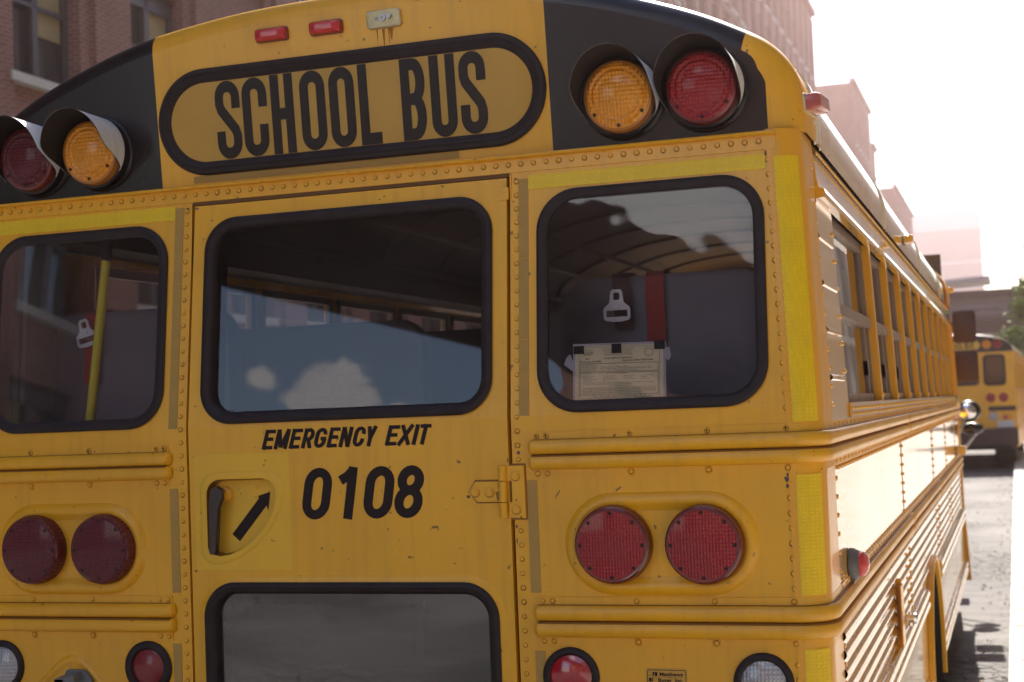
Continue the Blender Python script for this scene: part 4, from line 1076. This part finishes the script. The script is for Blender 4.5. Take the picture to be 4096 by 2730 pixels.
for k, t_ in enumerate(('***MUST OBSERVE ALL POSTED WEIGHT & HEIGHT RESTRICTIONS.***ON THE GRAND CENTRAL PARKWAY PERMIT IS', 'ONLY VALID BETWEEN THE TRIBORO BRIDGE & VAN WYCK EXPRESSWAY.  ON THE FDR DRIVE NO VEHICLES IN', 'EXCESS OF 40,000 LBS. INCLUDING THE WEIGHT OF PASSENGERS & CARGO FROM 23ST - 63ST N/S BOUND.****PERMIT', 'VALID WHILE TRANSPORTING DISABLED PASSENGERS/STUDENTS IN YELLOW & WHITE BUSES.')): pt(t_, .075, .92 if k < 3 else .76, .245-.027*k, .018)
pt('It is forbidden to duplicate, alter or counterfeit this permit.', .31, .69, .10, .016); pt('Supervisor Signature', .07, .21, .06, .016); pt('Authorizing Signature', .52, .67, .06, .016)
def frame_(u0, u1, v0, v1, t=.005):
    for q in ((u0, u1, v0, v0+t*1.3), (u0, u1, v1-t*1.3, v1), (u0, u0+t, v0, v1), (u1-t, u1, v0, v1)):
        b.F([b.V(pf(*PM(a, c), .0021)) for a, c in ((q[0], q[2]), (q[1], q[2]), (q[1], q[3]), (q[0], q[3]))])
frame_(.055, .945, .535, .685); frame_(.055, .945, .135, .522); frame_(.045, .96, -.03, .97, .003)
for x0_, x1_ in ((.21, .50), (.68, .88)):
    prev = None; pts_ = []
    for k in range(36):
        t = k/35; pts_.append(PM(x0_+(x1_-x0_)*t, .085+.045*math.sin(k*1.9)*(1-t*.4)+.02*math.sin(k*.7)))
    ribbon(b, pts_, .0007, .0007, lambda x, z, o: pf(x, z, o), .0023)
rg = [PM(.84+.052*math.cos(t), .86+.082*math.sin(t)) for t in [2*math.pi*k/24 for k in range(24)]]; ribbon(b, rg, .0009, .0009, lambda x, z, o: pf(x, z, o), .0022, True)
rg = [PM(.84+.035*math.cos(t), .86+.055*math.sin(t)) for t in [2*math.pi*k/24 for k in range(24)]]; ribbon(b, rg, .0006, .0006, lambda x, z, o: pf(x, z, o), .0022, True)
build('print', b, INKG, pe, recalc=False)

# ================================================================== surroundings
def texmat(name, fn):
    m = bpy.data.materials.new(name); m.use_nodes = True; t = m.node_tree; p = t.nodes['Principled BSDF']; fn(t, p); MATS[name] = m; return m
def f_asph(t, p):
    co = N(t, 'ShaderNodeTexCoord'); a = N(t, 'ShaderNodeTexNoise'); a.inputs['Scale'].default_value = .35; a.inputs['Detail'].default_value = 8
    c = N(t, 'ShaderNodeTexNoise'); c.inputs['Scale'].default_value = 60; c.inputs['Detail'].default_value = 4
    t.links.new(co.outputs['Object'], a.inputs['Vector']); t.links.new(co.outputs['Object'], c.inputs['Vector'])
    r = N(t, 'ShaderNodeValToRGB'); r.color_ramp.elements[0].position = .35; r.color_ramp.elements[0].color = (.09, .085, .085, 1); r.color_ramp.elements[1].position = .7; r.color_ramp.elements[1].color = (.24, .225, .22, 1)
    t.links.new(a.outputs['Fac'], r.inputs[0]); mx = N(t, 'ShaderNodeMix', data_type='RGBA', blend_type='MULTIPLY'); mx.inputs['Factor'].default_value = .5
    r2 = N(t, 'ShaderNodeValToRGB'); r2.color_ramp.elements[0].position = .4; r2.color_ramp.elements[0].color = (.45, .45, .45, 1); r2.color_ramp.elements[1].position = .6
    t.links.new(c.outputs['Fac'], r2.inputs[0]); t.links.new(r.outputs[0], mx.inputs['A']); t.links.new(r2.outputs[0], mx.inputs['B'])
    t.links.new(mx.outputs['Result'], p.inputs['Base Color']); p.inputs['Roughness'].default_value = .85
    bp = N(t, 'ShaderNodeBump'); bp.inputs['Strength'].default_value = .9; bp.inputs['Distance'].default_value = .06
    n3 = N(t, 'ShaderNodeTexNoise'); n3.inputs['Scale'].default_value = 4; n3.inputs['Detail'].default_value = 9; t.links.new(co.outputs['Object'], n3.inputs['Vector'])
    vo = N(t, 'ShaderNodeTexVoronoi', feature='DISTANCE_TO_EDGE'); vo.inputs['Scale'].default_value = 5.5; t.links.new(co.outputs['Object'], vo.inputs['Vector'])
    vm = N(t, 'ShaderNodeMath', operation='MINIMUM'); vm.inputs[1].default_value = .12; t.links.new(vo.outputs['Distance'], vm.inputs[0])
    ms = N(t, 'ShaderNodeTexNoise'); ms.inputs['Scale'].default_value = .22; t.links.new(co.outputs['Object'], ms.inputs['Vector'])
    mr = N(t, 'ShaderNodeMapRange'); mr.inputs['From Min'].default_value = .48; mr.inputs['From Max'].default_value = .56; mr.inputs['To Max'].default_value = 5; t.links.new(ms.outputs['Fac'], mr.inputs['Value'])
    mm = N(t, 'ShaderNodeMath', operation='MULTIPLY_ADD'); t.links.new(vm.outputs[0], mm.inputs[0]); t.links.new(mr.outputs[0], mm.inputs[1]); t.links.new(n3.outputs['Fac'], mm.inputs[2])
    t.links.new(mm.outputs[0], bp.inputs['Height']); t.links.new(bp.outputs[0], p.inputs['Normal'])
ASPH = texmat('asphalt', f_asph)
PAVE = mat('concrete_pavement', (.42, .38, .34), .8, var=.5, vscale=2, bump=('noise', 12, .5))
GRND = mat('bare_ground', (.16, .15, .14), .9, var=.4, vscale=.5)
def brickmat(name, c1, c2, mort, sc=1.0):
    def fn(t, p):
        co = N(t, 'ShaderNodeTexCoord'); sx = N(t, 'ShaderNodeSeparateXYZ'); t.links.new(co.outputs['Object'], sx.inputs[0])
        ad = N(t, 'ShaderNodeMath', operation='ADD'); t.links.new(sx.outputs['X'], ad.inputs[0]); t.links.new(sx.outputs['Y'], ad.inputs[1])
        cb = N(t, 'ShaderNodeCombineXYZ'); t.links.new(ad.outputs[0], cb.inputs['X']); t.links.new(sx.outputs['Z'], cb.inputs['Y'])
        b = N(t, 'ShaderNodeTexBrick'); b.inputs['Scale'].default_value = sc; b.inputs['Brick Width'].default_value = .23; b.inputs['Row Height'].default_value = .075; b.inputs['Mortar Size'].default_value = .012
        b.inputs['Color1'].default_value = (*c1, 1); b.inputs['Color2'].default_value = (*c2, 1); b.inputs['Mortar'].default_value = (*mort, 1)
        t.links.new(cb.outputs[0], b.inputs['Vector'])
        nz = N(t, 'ShaderNodeTexNoise'); nz.inputs['Scale'].default_value = .5; nz.inputs['Detail'].default_value = 6; t.links.new(co.outputs['Object'], nz.inputs['Vector'])
        mx = N(t, 'ShaderNodeMix', data_type='RGBA', blend_type='MULTIPLY'); mx.inputs['Factor'].default_value = .6
        r = N(t, 'ShaderNodeValToRGB'); r.color_ramp.elements[0].position = .35; r.color_ramp.elements[0].color = (.6, .55, .5, 1); r.color_ramp.elements[1].position = .65; t.links.new(nz.outputs['Fac'], r.inputs[0])
        t.links.new(b.outputs['Color'], mx.inputs['A']); t.links.new(r.outputs[0], mx.inputs['B']); t.links.new(mx.outputs['Result'], p.inputs['Base Color'])
        p.inputs['Roughness'].default_value = .85
    return texmat(name, fn)
BRICK = brickmat('red_brick', (.27, .085, .05), (.20, .06, .038), (.30, .22, .18))
BRICK2 = brickmat('brown_brick', (.36, .15, .10), (.28, .11, .08), (.28, .2, .16))
STONE = mat('pale_stone', (.48, .46, .40), .7, var=.3, vscale=3)
FRAMED = mat('dark_window_frame', (.06, .055, .065), .5)
SHADE = mat('yellow_blind', (.34, .26, .12), .7, var=.3, vscale=3)
WGL = mat('dark_window_glass', (.03, .035, .04), .08, spec=.8)
TOWM = mat('pale_concrete_tower', (.50, .45, .46), .7)
TOWG = mat('tower_glass', (.04, .03, .05), .3)
STL = mat('brown_steel', (.13, .06, .05), .6, var=.4, vscale=2)
STL2 = mat('pale_steel_panel', (.45, .36, .36), .6, var=.3, vscale=3)
WHT = mat('white_roofing', (.8, .8, .8), .3)

def struct(name, mb, m, label=None): o = build(name, mb, m); o['kind'] = 'structure'; return o
b = MB(); b.smooth = False; b.F([b.V(p) for p in ((-300, -300, -.02), (300, -300, -.02), (300, 900, -.02), (-300, 900, -.02))]); struct('ground', b, GRND)
b = MB(); b.smooth = False; b.F([b.V(p) for p in ((-11.2, -60, 0), (1.53, -60, 0), (1.53, 700, 0), (-11.2, 700, 0))]); struct('road', b, ASPH)
b = MB(); b.smooth = False; b.box(1.53, 1.68, -60, 700, -.02, .13); b.box(-11.35, -11.2, -60, 700, -.02, .13); struct('kerb', b, STONE)
b = MB(); b.smooth = False; b.box(1.682, 6.0, -60, 700, -.02, .126); b.box(-14.0, -11.352, -60, 700, -.02, .126); struct('pavement', b, PAVE)
b = MB(); b.smooth = False
for y, x0, x1 in ((6.2, 1.60, 1.67), (7.6, 1.56, 1.67), (8.4, 1.58, 1.66)): b.F([b.V(p) for p in ((x0, y, .134), (x1, y-.02, .134), (x1, y+.05, .134), (x0, y+.04, .134))])
struct('kerb_marks', b, mat('red_marking', (.6, .12, .10), .8))

b = MB(); b.smooth = False
for k in range(420):
    y = 4+26*random.random()**1.3; x = 1.53-abs(random.gauss(0, .14)) if k % 3 else random.uniform(.9, 2.6); z = .012 if x < 1.53 else .14
    q = random.uniform(.008, .028); a = random.uniform(0, 6.28); pts = [(x+q*math.cos(a+t)*random.uniform(.6, 1), y+q*math.sin(a+t)*random.uniform(.6, 1), z+random.uniform(-.008, .012)) for t in (0, 1.6, 3.1, 4.7)]
    b.F([b.V(p) for p in pts])
lit = build('litter', b, mat('dry_litter', (.28, .22, .15), .8, var=.6, vscale=9), recalc=False); tag(lit, 'scattered dry leaves and grit along the kerb', 'litter', kind='stuff')
from bpy_extras.object_utils import world_to_camera_view
bpy.context.view_layer.update()
def building(name, label, cat, xf, y0, y1, H, wy0, per, ww, sz, fh, wh, brick, nmax=100, face=1, part_thresh=True, shift=None):
    root = empty(name, (xf, (y0+y1)/2, 0)); tag(root, label, cat); off = Vector(root.location)
    P = lambda x, y, z: (x, y-off.y, z)
    b = MB(); b.smooth = False
    D = 18*face
    cols = []
    k = math.floor((y0-wy0)/per)
    while wy0+per*k+ww < y1-.3:
        if wy0+per*k > y0+.3: cols.append(wy0+per*k)
        k += 1
    rowsz = []; z = sz
    while z-fh > .3: z -= fh
    while z+wh < H-.8: rowsz.append(z); z += fh
    b.box(-face*.5, -D, y0-off.y, y1-off.y, 0, H)           # core
    edges = [y0]+[e for c in cols for e in (c, c+ww)]+[y1]
    for a, c in zip(edges[0::2], edges[1::2]):
        b.box(0, -face*.52, a-off.y, c-off.y, 0, H)
        if c-a > 1.0: b.box(face*.10, 0, a+.35-off.y, c-.45-off.y, 0, H-.5)
    for c in cols:
        zz = [0]+[e for r_ in rowsz for e in (r_, r_+wh)]+[H]
        for a, d in zip(zz[0::2], zz[1::2]): b.box(-face*.12, -face*.5, c-off.y, c+ww-off.y, a, d)
    b.box(face*.35, -face*.3, y0-off.y, y1-off.y, H, H+.5)
    for r_ in rowsz[::3]: b.box(face*.16, 0, y0-off.y, y1-off.y, r_+wh+.35, r_+wh+.55)
    build('wall', b, brick, root)
    cand = []
    for c in cols:
        for r_ in rowsz:
            q = world_to_camera_view(S, S.camera, Vector((xf, c+ww/2, r_+wh/2)))
            vis = -.04 < q.x < 1.04 and -.05 < q.y < 1.12 and q.z > 0
            cand.append((0 if vis else 1, q.z if q.z > 0 else 1e4, c, r_))
    cand.sort(); main = cand[:nmax]; rest = cand[nmax:]
    def frame(b, oy, oz):
        t = .09; y_ = lambda a: a+oy; X0, X1 = -face*.34, -face*.26
        for a, d, e, f in ((0, t, 0, wh), (ww-t, ww, 0, wh), (0, ww, 0, t), (0, ww, wh-t, wh), (ww*.46, ww*.46+.16, 0, wh), (0, ww, wh*.52, wh*.52+.07), (0, ww, wh*.86, wh-.02)):
            b.box(X0, X1, y_(a), y_(d), oz+e, oz+f)
    def sill(b, oy, oz): b.box(face*.05, -face*.30, oy-.1, oy+ww+.1, oz-.16, oz)
    def pane(b, oy, oz, blind):
        b.cur = 0; b.box(-face*.40, -face*.42, oy, oy+ww, oz, oz+wh)
        if blind: b.cur = 1; b.box(-face*.36, -face*.375, oy+ww*.56, oy+ww-.1, oz+wh*(.35 if blind == 1 else .6), oz+wh*.86)
    meshes = []
    for v in range(3):
        f_ = MB(); f_.smooth = False; frame(f_, 0, 0); p_ = MB(); p_.smooth = False; pane(p_, 0, 0, (1, 2, 0)[v]); s_ = MB(); s_.smooth = False; sill(s_, 0, 0)
        meshes.append((f_, p_, s_))
    src = {}
    for i, (_, _, c, r_) in enumerate(main):
        v = (0 if i < 3 else (i*7+int(r_)) % 3)
        if v not in src:
            o = build('window', meshes[v][0], FRAMED, root); p = build('pane', meshes[v][1], [WGL, SHADE], o); q = build('sill', meshes[v][2], STONE, o); src[v] = o
        else: o = copy_tree(src[v], root)
        o.location = (0, c-off.y, r_)
    if rest:
        b1, b2, b3 = MB(), MB(), MB()
        for bb in (b1, b2, b3): bb.smooth = False
        for i, (_, _, c, r_) in enumerate(rest):
            frame(b1, c-off.y, r_); pane(b2, c-off.y, r_, (1, 2, 0)[i % 3]); sill(b3, c-off.y, r_)
        o = build('more_windows', b1, FRAMED, root, recalc=False); o['kind'] = 'stuff'
        build('more_panes', b2, [WGL, SHADE], o, recalc=False); build('more_sills', b3, STONE, o, recalc=False)
    return root
building('brick_building', 'long red brick factory building with dark paired windows, on the left above the bus roof', 'building', -14, -22, 131.4, 36.2, 17.35, 3.57, 1.93, 7.818, 3.75, 2.55, BRICK)
building('stepped_brick_building', 'tall brown brick building just beyond the long factory, left of the street', 'building', -14, 166, 187, 37.2, 168, 3.4, 1.7, 4, 3.8, 2.4, BRICK2, nmax=60)
building('annex_brick_building', 'narrow brick annex with cornices against the far side of the brown building', 'building', -13.9, 187.3, 192, 33.2, 188, 2.2, 1.2, 4, 3.8, 2.4, BRICK2, nmax=30)
building('corner_brick_building', 'lower reddish brick building between the annex and the grey tower', 'building', -14, 224.8, 264.8, 33, 226, 3.6, 1.8, 4, 3.9, 2.4, BRICK, nmax=60)
building('added_stone_building', 'pale stone building added out of view on the right, for the bus side reflection', 'building', 6.0, -40, 200, 24, -38, 3.8, 1.9, 1.2, 4.0, 2.5, mat('pale_limestone', (.55, .48, .40), .8, var=.4, vscale=.8), nmax=20, face=-1)  # unseen, added so the bus side has something pale to reflect
# cornices of the stepped building
# far office tower
tw = empty('office_tower', (-17.1, 500, 0)); tag(tw, 'tall pale grey office tower with fine vertical ribs at the end of the street', 'building')
b = MB(); b.smooth = False; b.box(-10.6, 10.6, 0, 25, 0, 61); build('wall', b, TOWG, tw)
b = MB(); b.smooth = False
x = -10.6
while x < 10.6: b.box(x, x+.45, -.6, 0, 0, 58); x += 1.08
b.box(-10.7, 10.7, -.8, 25, 55, 61.1)
for z in (8, 20, 32, 44): b.box(-10.6, 10.6, -.7, 0, z, z+.8)
build('ribs', b, TOWM, tw)
# elevated railway across the street ahead
vd = empty('viaduct', (0, 75, 0)); tag(vd, 'brown steel viaduct with railings crossing the street beyond the second bus', 'viaduct')
b = MB(); b.smooth = False; b.box(-45, 30, 0, 5, 6.6, 6.97); b.box(-45, 30, 0, 5, 4.8, 5.46); build('girder', b, STL, vd)
b = MB(); b.smooth = False; b.box(-45, 30, .5, .6, 5.46, 6.6); x = -45
while x < 30: b.box(x, x+.12, .2, .5, 5.46, 6.6); x += .55
b.box(-45, 30, .1, .3, 5.75, 5.85); b.box(-45, 30, .1, .3, 6.1, 6.18); build('panel', b, STL2, vd)
for x in (-22, -12.5, 9, 19):
    b = MB(); b.smooth = False; b.box(x-.35, x+.35, .6, 4.4, 0, 4.7); build('pier', b, STL, vd)
cn = empty('platform_canopy', (-5, 82, 0)); tag(cn, 'long white station canopy on dark posts above the viaduct', 'canopy')
b = MB(); b.smooth = False; b.prism([(-9, 7.3), (5.6, 8.0), (5.6, 8.22), (-9, 7.5)], lambda x, z: (x, 0, z), lambda x, z: (x, 5, z)); build('roof', b, WHT, cn)
b = MB(); b.smooth = False
for x in (-8.5, -5, -2, 1, 4): b.box(x, x+.2, 1, 1.2, 0, 7.4)
b.box(-9, 5.6, 2.5, 2.6, 5, 7.3); build('post', b, STL, cn)
# low dark buildings filling the end of the street
b = MB(); b.smooth = False; b.box(-30, 14, 118, 140, 0, 6.5); o = build('warehouse', b, mat('dark_warehouse', (.16, .12, .13), .8, var=.4, vscale=.5)); tag(o, 'low dark warehouse behind the viaduct piers', 'building')
b = MB(); b.smooth = False; b.box(-28, 13, 117.4, 118, 5.6, 6.0)
for x in range(-28, 13, 4): b.box(x, x+2.6, 117.8, 118, 1, 4.6)
p_ = build('shutter', b, mat('grey_shutter', (.3, .27, .28), .6)); p_.parent = o

# elevated line behind the photographer (seen mirrored in the rear glass)
el = empty('elevated_line', (-9.9, -16.5, 0), math.atan2(-.85, .526)); tag(el, 'rusty steel elevated railway behind the photographer, mirrored in the door window', 'viaduct')
b = MB(); b.smooth = False
b.box(-40, 60, 0, 4, 8.05, 8.35); b.box(-40, 60, 0, .3, 7.75, 8.9); b.box(-40, 60, 3.7, 4, 7.75, 9.1); b.box(-40, 60, 1.8, 2.1, 7.8, 8.05)
x = -40
while x < 60: b.box(x, x+.3, .3, 3.7, 7.82, 8.05); x += 2.4
build('girder', b, mat('dark_rust_steel', (.06, .03, .025), .6), el)
for x in (-30, -16, 16, 32, 48):
    b = MB(); b.smooth = False; b.box(x, x+.5, 1.5, 3, 0, 7.8); build('column', b, STL, el)
bb = empty('warehouse', (18, -52, 0), R(-90)); tag(bb, 'unseen dark brick block added behind the photographer, darkens the right window reflection', 'building')  # unseen, added to darken the lower reflection in the right rear window
b = MB(); b.smooth = False; b.box(0, 12, -34, 2, 0, 17.2); b.box(-.3, 0, -34, 2, 16.6, 17.6); build('wall', b, BRICK2, bb)
# ---------------- trees
LEAF = [mat('leaf_%s' % n, c, .6, spec=.3) for n, c in (('bright', (.30, .38, .08)), ('mid', (.20, .28, .06)), ('deep', (.10, .16, .04)))]
BARK = mat('bark', (.08, .06, .045), .9)
def tree(label, x, y, h, r, zc, n):
    t = empty('street_tree', (x, y, 0)); tag(t, label, 'tree', 'street trees beyond the viaduct and far bus')
    b = MB(); b.tube((0, 0, 0), (.05, 0, zc-.3*r), .12, .08, 8)
    for k in range(6):
        a = k*1.05; b.tube((.05, 0, zc-.5*r), (math.cos(a)*r*.6, math.sin(a)*r*.6, zc+random.uniform(-.1, .6)*r), .05, .02, 6)
    build('trunk', b, BARK, t)
    b = MB(); b.smooth = False
    cl = [(random.gauss(0, .42)*r, random.gauss(0, .42)*r, zc+random.gauss(0, .5)*r*1.15) for _ in range(26)]
    for k in range(n):
        c = random.choice(cl); p = Vector((c[0]+random.gauss(0, .17)*r, c[1]+random.gauss(0, .17)*r, c[2]+random.gauss(0, .15)*r))
        u = Vector((random.gauss(0, 1), random.gauss(0, 1), random.gauss(0, 1))).normalized(); v = u.orthogonal().normalized(); s = random.uniform(.05, .10)*(r**.5)
        b.cur = random.choice((0, 0, 1, 1, 2)); b.F([b.V(p+u*s), b.V(p+v*s*.6), b.V(p-u*s), b.V(p-v*s*.6)])
    build('crown', b, LEAF, t, recalc=False)
tree('small leafy street tree just beyond the second bus', 2.45, 48, 5.2, 1.15, 3.75, 9000)
tree('taller leafy tree rising over the viaduct', 4.7, 100, 10, 2.7, 7.0, 9000)

# ---------------- second bus, parked ahead
def far_bus():
    t = empty('school_bus', (.41, 33.0, 0), R(-1.8)); tag(t, 'distant yellow school bus parked ahead, black header and dark bumper', 'bus')
    W2 = 1.24
    b = MB(); b.smooth = False
    b.plate(rect(-W2, W2, .95, 2.73), [rr(-.42, .42, 1.98, 2.60, .08), rr(.56, 1.02, 1.96, 2.65, .1), rr(-1.02, -.56, 1.96, 2.65, .1)], lambda x, z: (x, 0, z), lambda x, z: (x, .04, z))
    b.box(.485, .505, -.012, 0, .95, 2.70); b.box(-.505, -.485, -.012, 0, .95, 2.70)
    for s in (-1, 1):
        b.box(s*W2, s*(W2-.04), .04, 10, .5, 1.9); b.box(s*W2, s*(W2-.04), .04, 10, 2.5, 2.75)
        y = .04
        while y < 10: b.box(s*W2, s*(W2-.05), y, y+.12, 1.9, 2.5); y += .75
        for z in (1.8, 1.4, 1.0): b.box(s*(W2+.03), s*W2, 0, 10, z-.08, z)
    build('body', b, YEL, t)
    pr = [(W2*math.cos(R(a)), 2.72+.46*math.sin(R(a))**.8 if 0 < a < 180 else 2.72) for a in range(0, 181, 9)]
    b = MB(); b.grid([[(x*.99, y, 2.72+(z-2.72)*k) for x, z in pr] for y, k in ((.0, .94), (.06, 1), (5, 1), (10, 1))]); build('roof', b, ROOFW, t)
    b = MB(); b.smooth = False; b.F([b.V((x*.985, -.005, 2.735+(z-2.72)*.93)) for x, z in pr]); build('header', b, BLK, t)
    b = MB(); b.smooth = False; b.plate(rr(-.5, .5, 2.80, 3.0, .09, 4), [], lambda x, z: (x, -.02, z), lambda x, z: (x, 0, z)); sp = build('sign_face', b, mat('pale_sign', (.75, .45, .05), .4), t)
    b = MB(); b.smooth = False; put_text(b, 'SCHOOL BUS', -.36, .36, 2.83, .14, lambda x, z, o: (x, -o, z), .024, .02); build('sign_lettering', b, INKB, sp, recalc=False)
    for x0, x1, z0, z1 in ((-.42, .42, 1.98, 2.60), (.56, 1.02, 1.96, 2.65), (-1.02, -.56, 1.96, 2.65)):
        b = MB(); b.grid([[(x, -h, z) for x, z in rr(x0-o, x1+o, z0-o, z1+o, .08+o, 4)] for o, h in ((.02, 0), (.015, .02), (-.03, .02), (-.04, 0))], cv=True); w_ = build('window_seal', b, RUB, t)
        b = MB(); b.smooth = False; b.F([b.V((x, .02, z)) for x, z in rr(x0, x1, z0, z1, .07, 4)]); build('pane', b, mat('far_glass', (.05, .025, .025), .1, spec=.5), w_, recalc=False)
    for x, m in ((.645, AMBL), (.885, REDL), (-.645, AMBL), (-.885, REDL)):
        b = MB(); b.lathe((x, 0, 2.915), (0, -1, 0), ((.11, 0), (.10, .03), (.0005, .035)), n=20); build('warning_lamp', b, m, t)
        b = MB(); rows = [[(x+.12*math.cos(R(a)), -d, 2.915+.12*math.sin(R(a))) for d in (0, .05+.09*max(0, math.sin(R(a))))] for a in range(0, 181, 15)]; b.grid(rows); build('hood', b, BLK, t)
    for x in (.68, .965, -.68, -.965):
        b = MB(); b.lathe((x, 0, 1.66), (0, -1, 0), ((.105, 0), (.10, .03), (.0005, .035)), n=20); build('tail_lamp', b, REDL, t)
    b = MB(); b.smooth = False; b.box(.62, 1.22, -.03, 0, 1.355, 1.455); b.box(-1.22, -.62, -.03, 0, 1.355, 1.455); build('rub_rail', b, BLK, t)
    for x, z, r_, m in ((.72, 1.23, .11, CLRL), (.99, 1.20, .06, REDS), (1.12, 1.21, .04, AMBL), (-.72, 1.23, .11, CLRL)):
        b = MB(); b.lathe((x, 0, z), (0, -1, 0), ((r_, 0), (r_*.9, .02), (.0005, .025)), n=16); build('grommet_lamp', b, m, t)
    b = MB(); b.smooth = False; b.box(.80, 1.17, -.03, 0, .955, 1.12); pl = build('number_plate', b, mat('plate_white', (.6, .6, .66), .5), t)
    b = MB(); b.smooth = False; put_text(b, '5116', .20, .44, .98, .09, lambda x, z, o: (x, -o, z), .006, .02); build('bus_number', b, INKB, t, recalc=False)
    b = MB(); b.smooth = False; put_text(b, 'BUS CO', .58, .92, 1.74, .07, lambda x, z, o: (x, -o, z), .006, 0) if False else None
    b = MB(); b.smooth = False; b.box(-1.25, 1.25, -.22, 0, .56, .93); build('rear_bumper', b, mat('bumper_dark', (.055, .03, .028), .6), t)
    b = MB(); b.smooth = False; b.box(-1.1, 1.1, .1, 9.5, .45, .6); build('underframe', b, TYRE, t)
    for s in (-1, 1):
        b = MB(); b.lathe((s*.65, 1.6, .48), (s, 0, 0), ((.1, 0), (.44, 0), (.48, .04), (.48, .46), (.44, .5), (.1, .5)), n=24); build('wheel', b, TYRE, t)
        b = MB(); b.lathe((s*.8, 8.4, .48), (s, 0, 0), ((.1, 0), (.44, 0), (.48, .04), (.48, .26), (.44, .3), (.1, .3)), n=24); build('wheel', b, TYRE, t)
        for k in range(12):
            b = MB(); b.smooth = False; y = .16+.75*k; b.box(s*(W2-.03), s*(W2-.035), y, y+.63, 1.9, 2.5); build('side_window', b, GLSIDE, t)
far_bus()

# ---------------- thin reddish haze added to the street air, standing in for sun flare
HAZE = 0.0010
if HAZE:
    b = MB(); b.smooth = False; b.box(-303, 303, -303, 903, -1.02, 66)
    hz = build('haze', b, []); hz['kind'] = 'stuff'
    m = bpy.data.materials.new('haze'); m.use_nodes = True; t = m.node_tree; t.nodes.clear()
    o = N(t, 'ShaderNodeOutputMaterial'); v = N(t, 'ShaderNodeVolumePrincipled'); v.inputs['Density'].default_value = HAZE; v.inputs['Anisotropy'].default_value = .8
    v.inputs['Color'].default_value = (1, .72, .66, 1); t.links.new(v.outputs[0], o.inputs['Volume']); hz.data.materials.append(m)
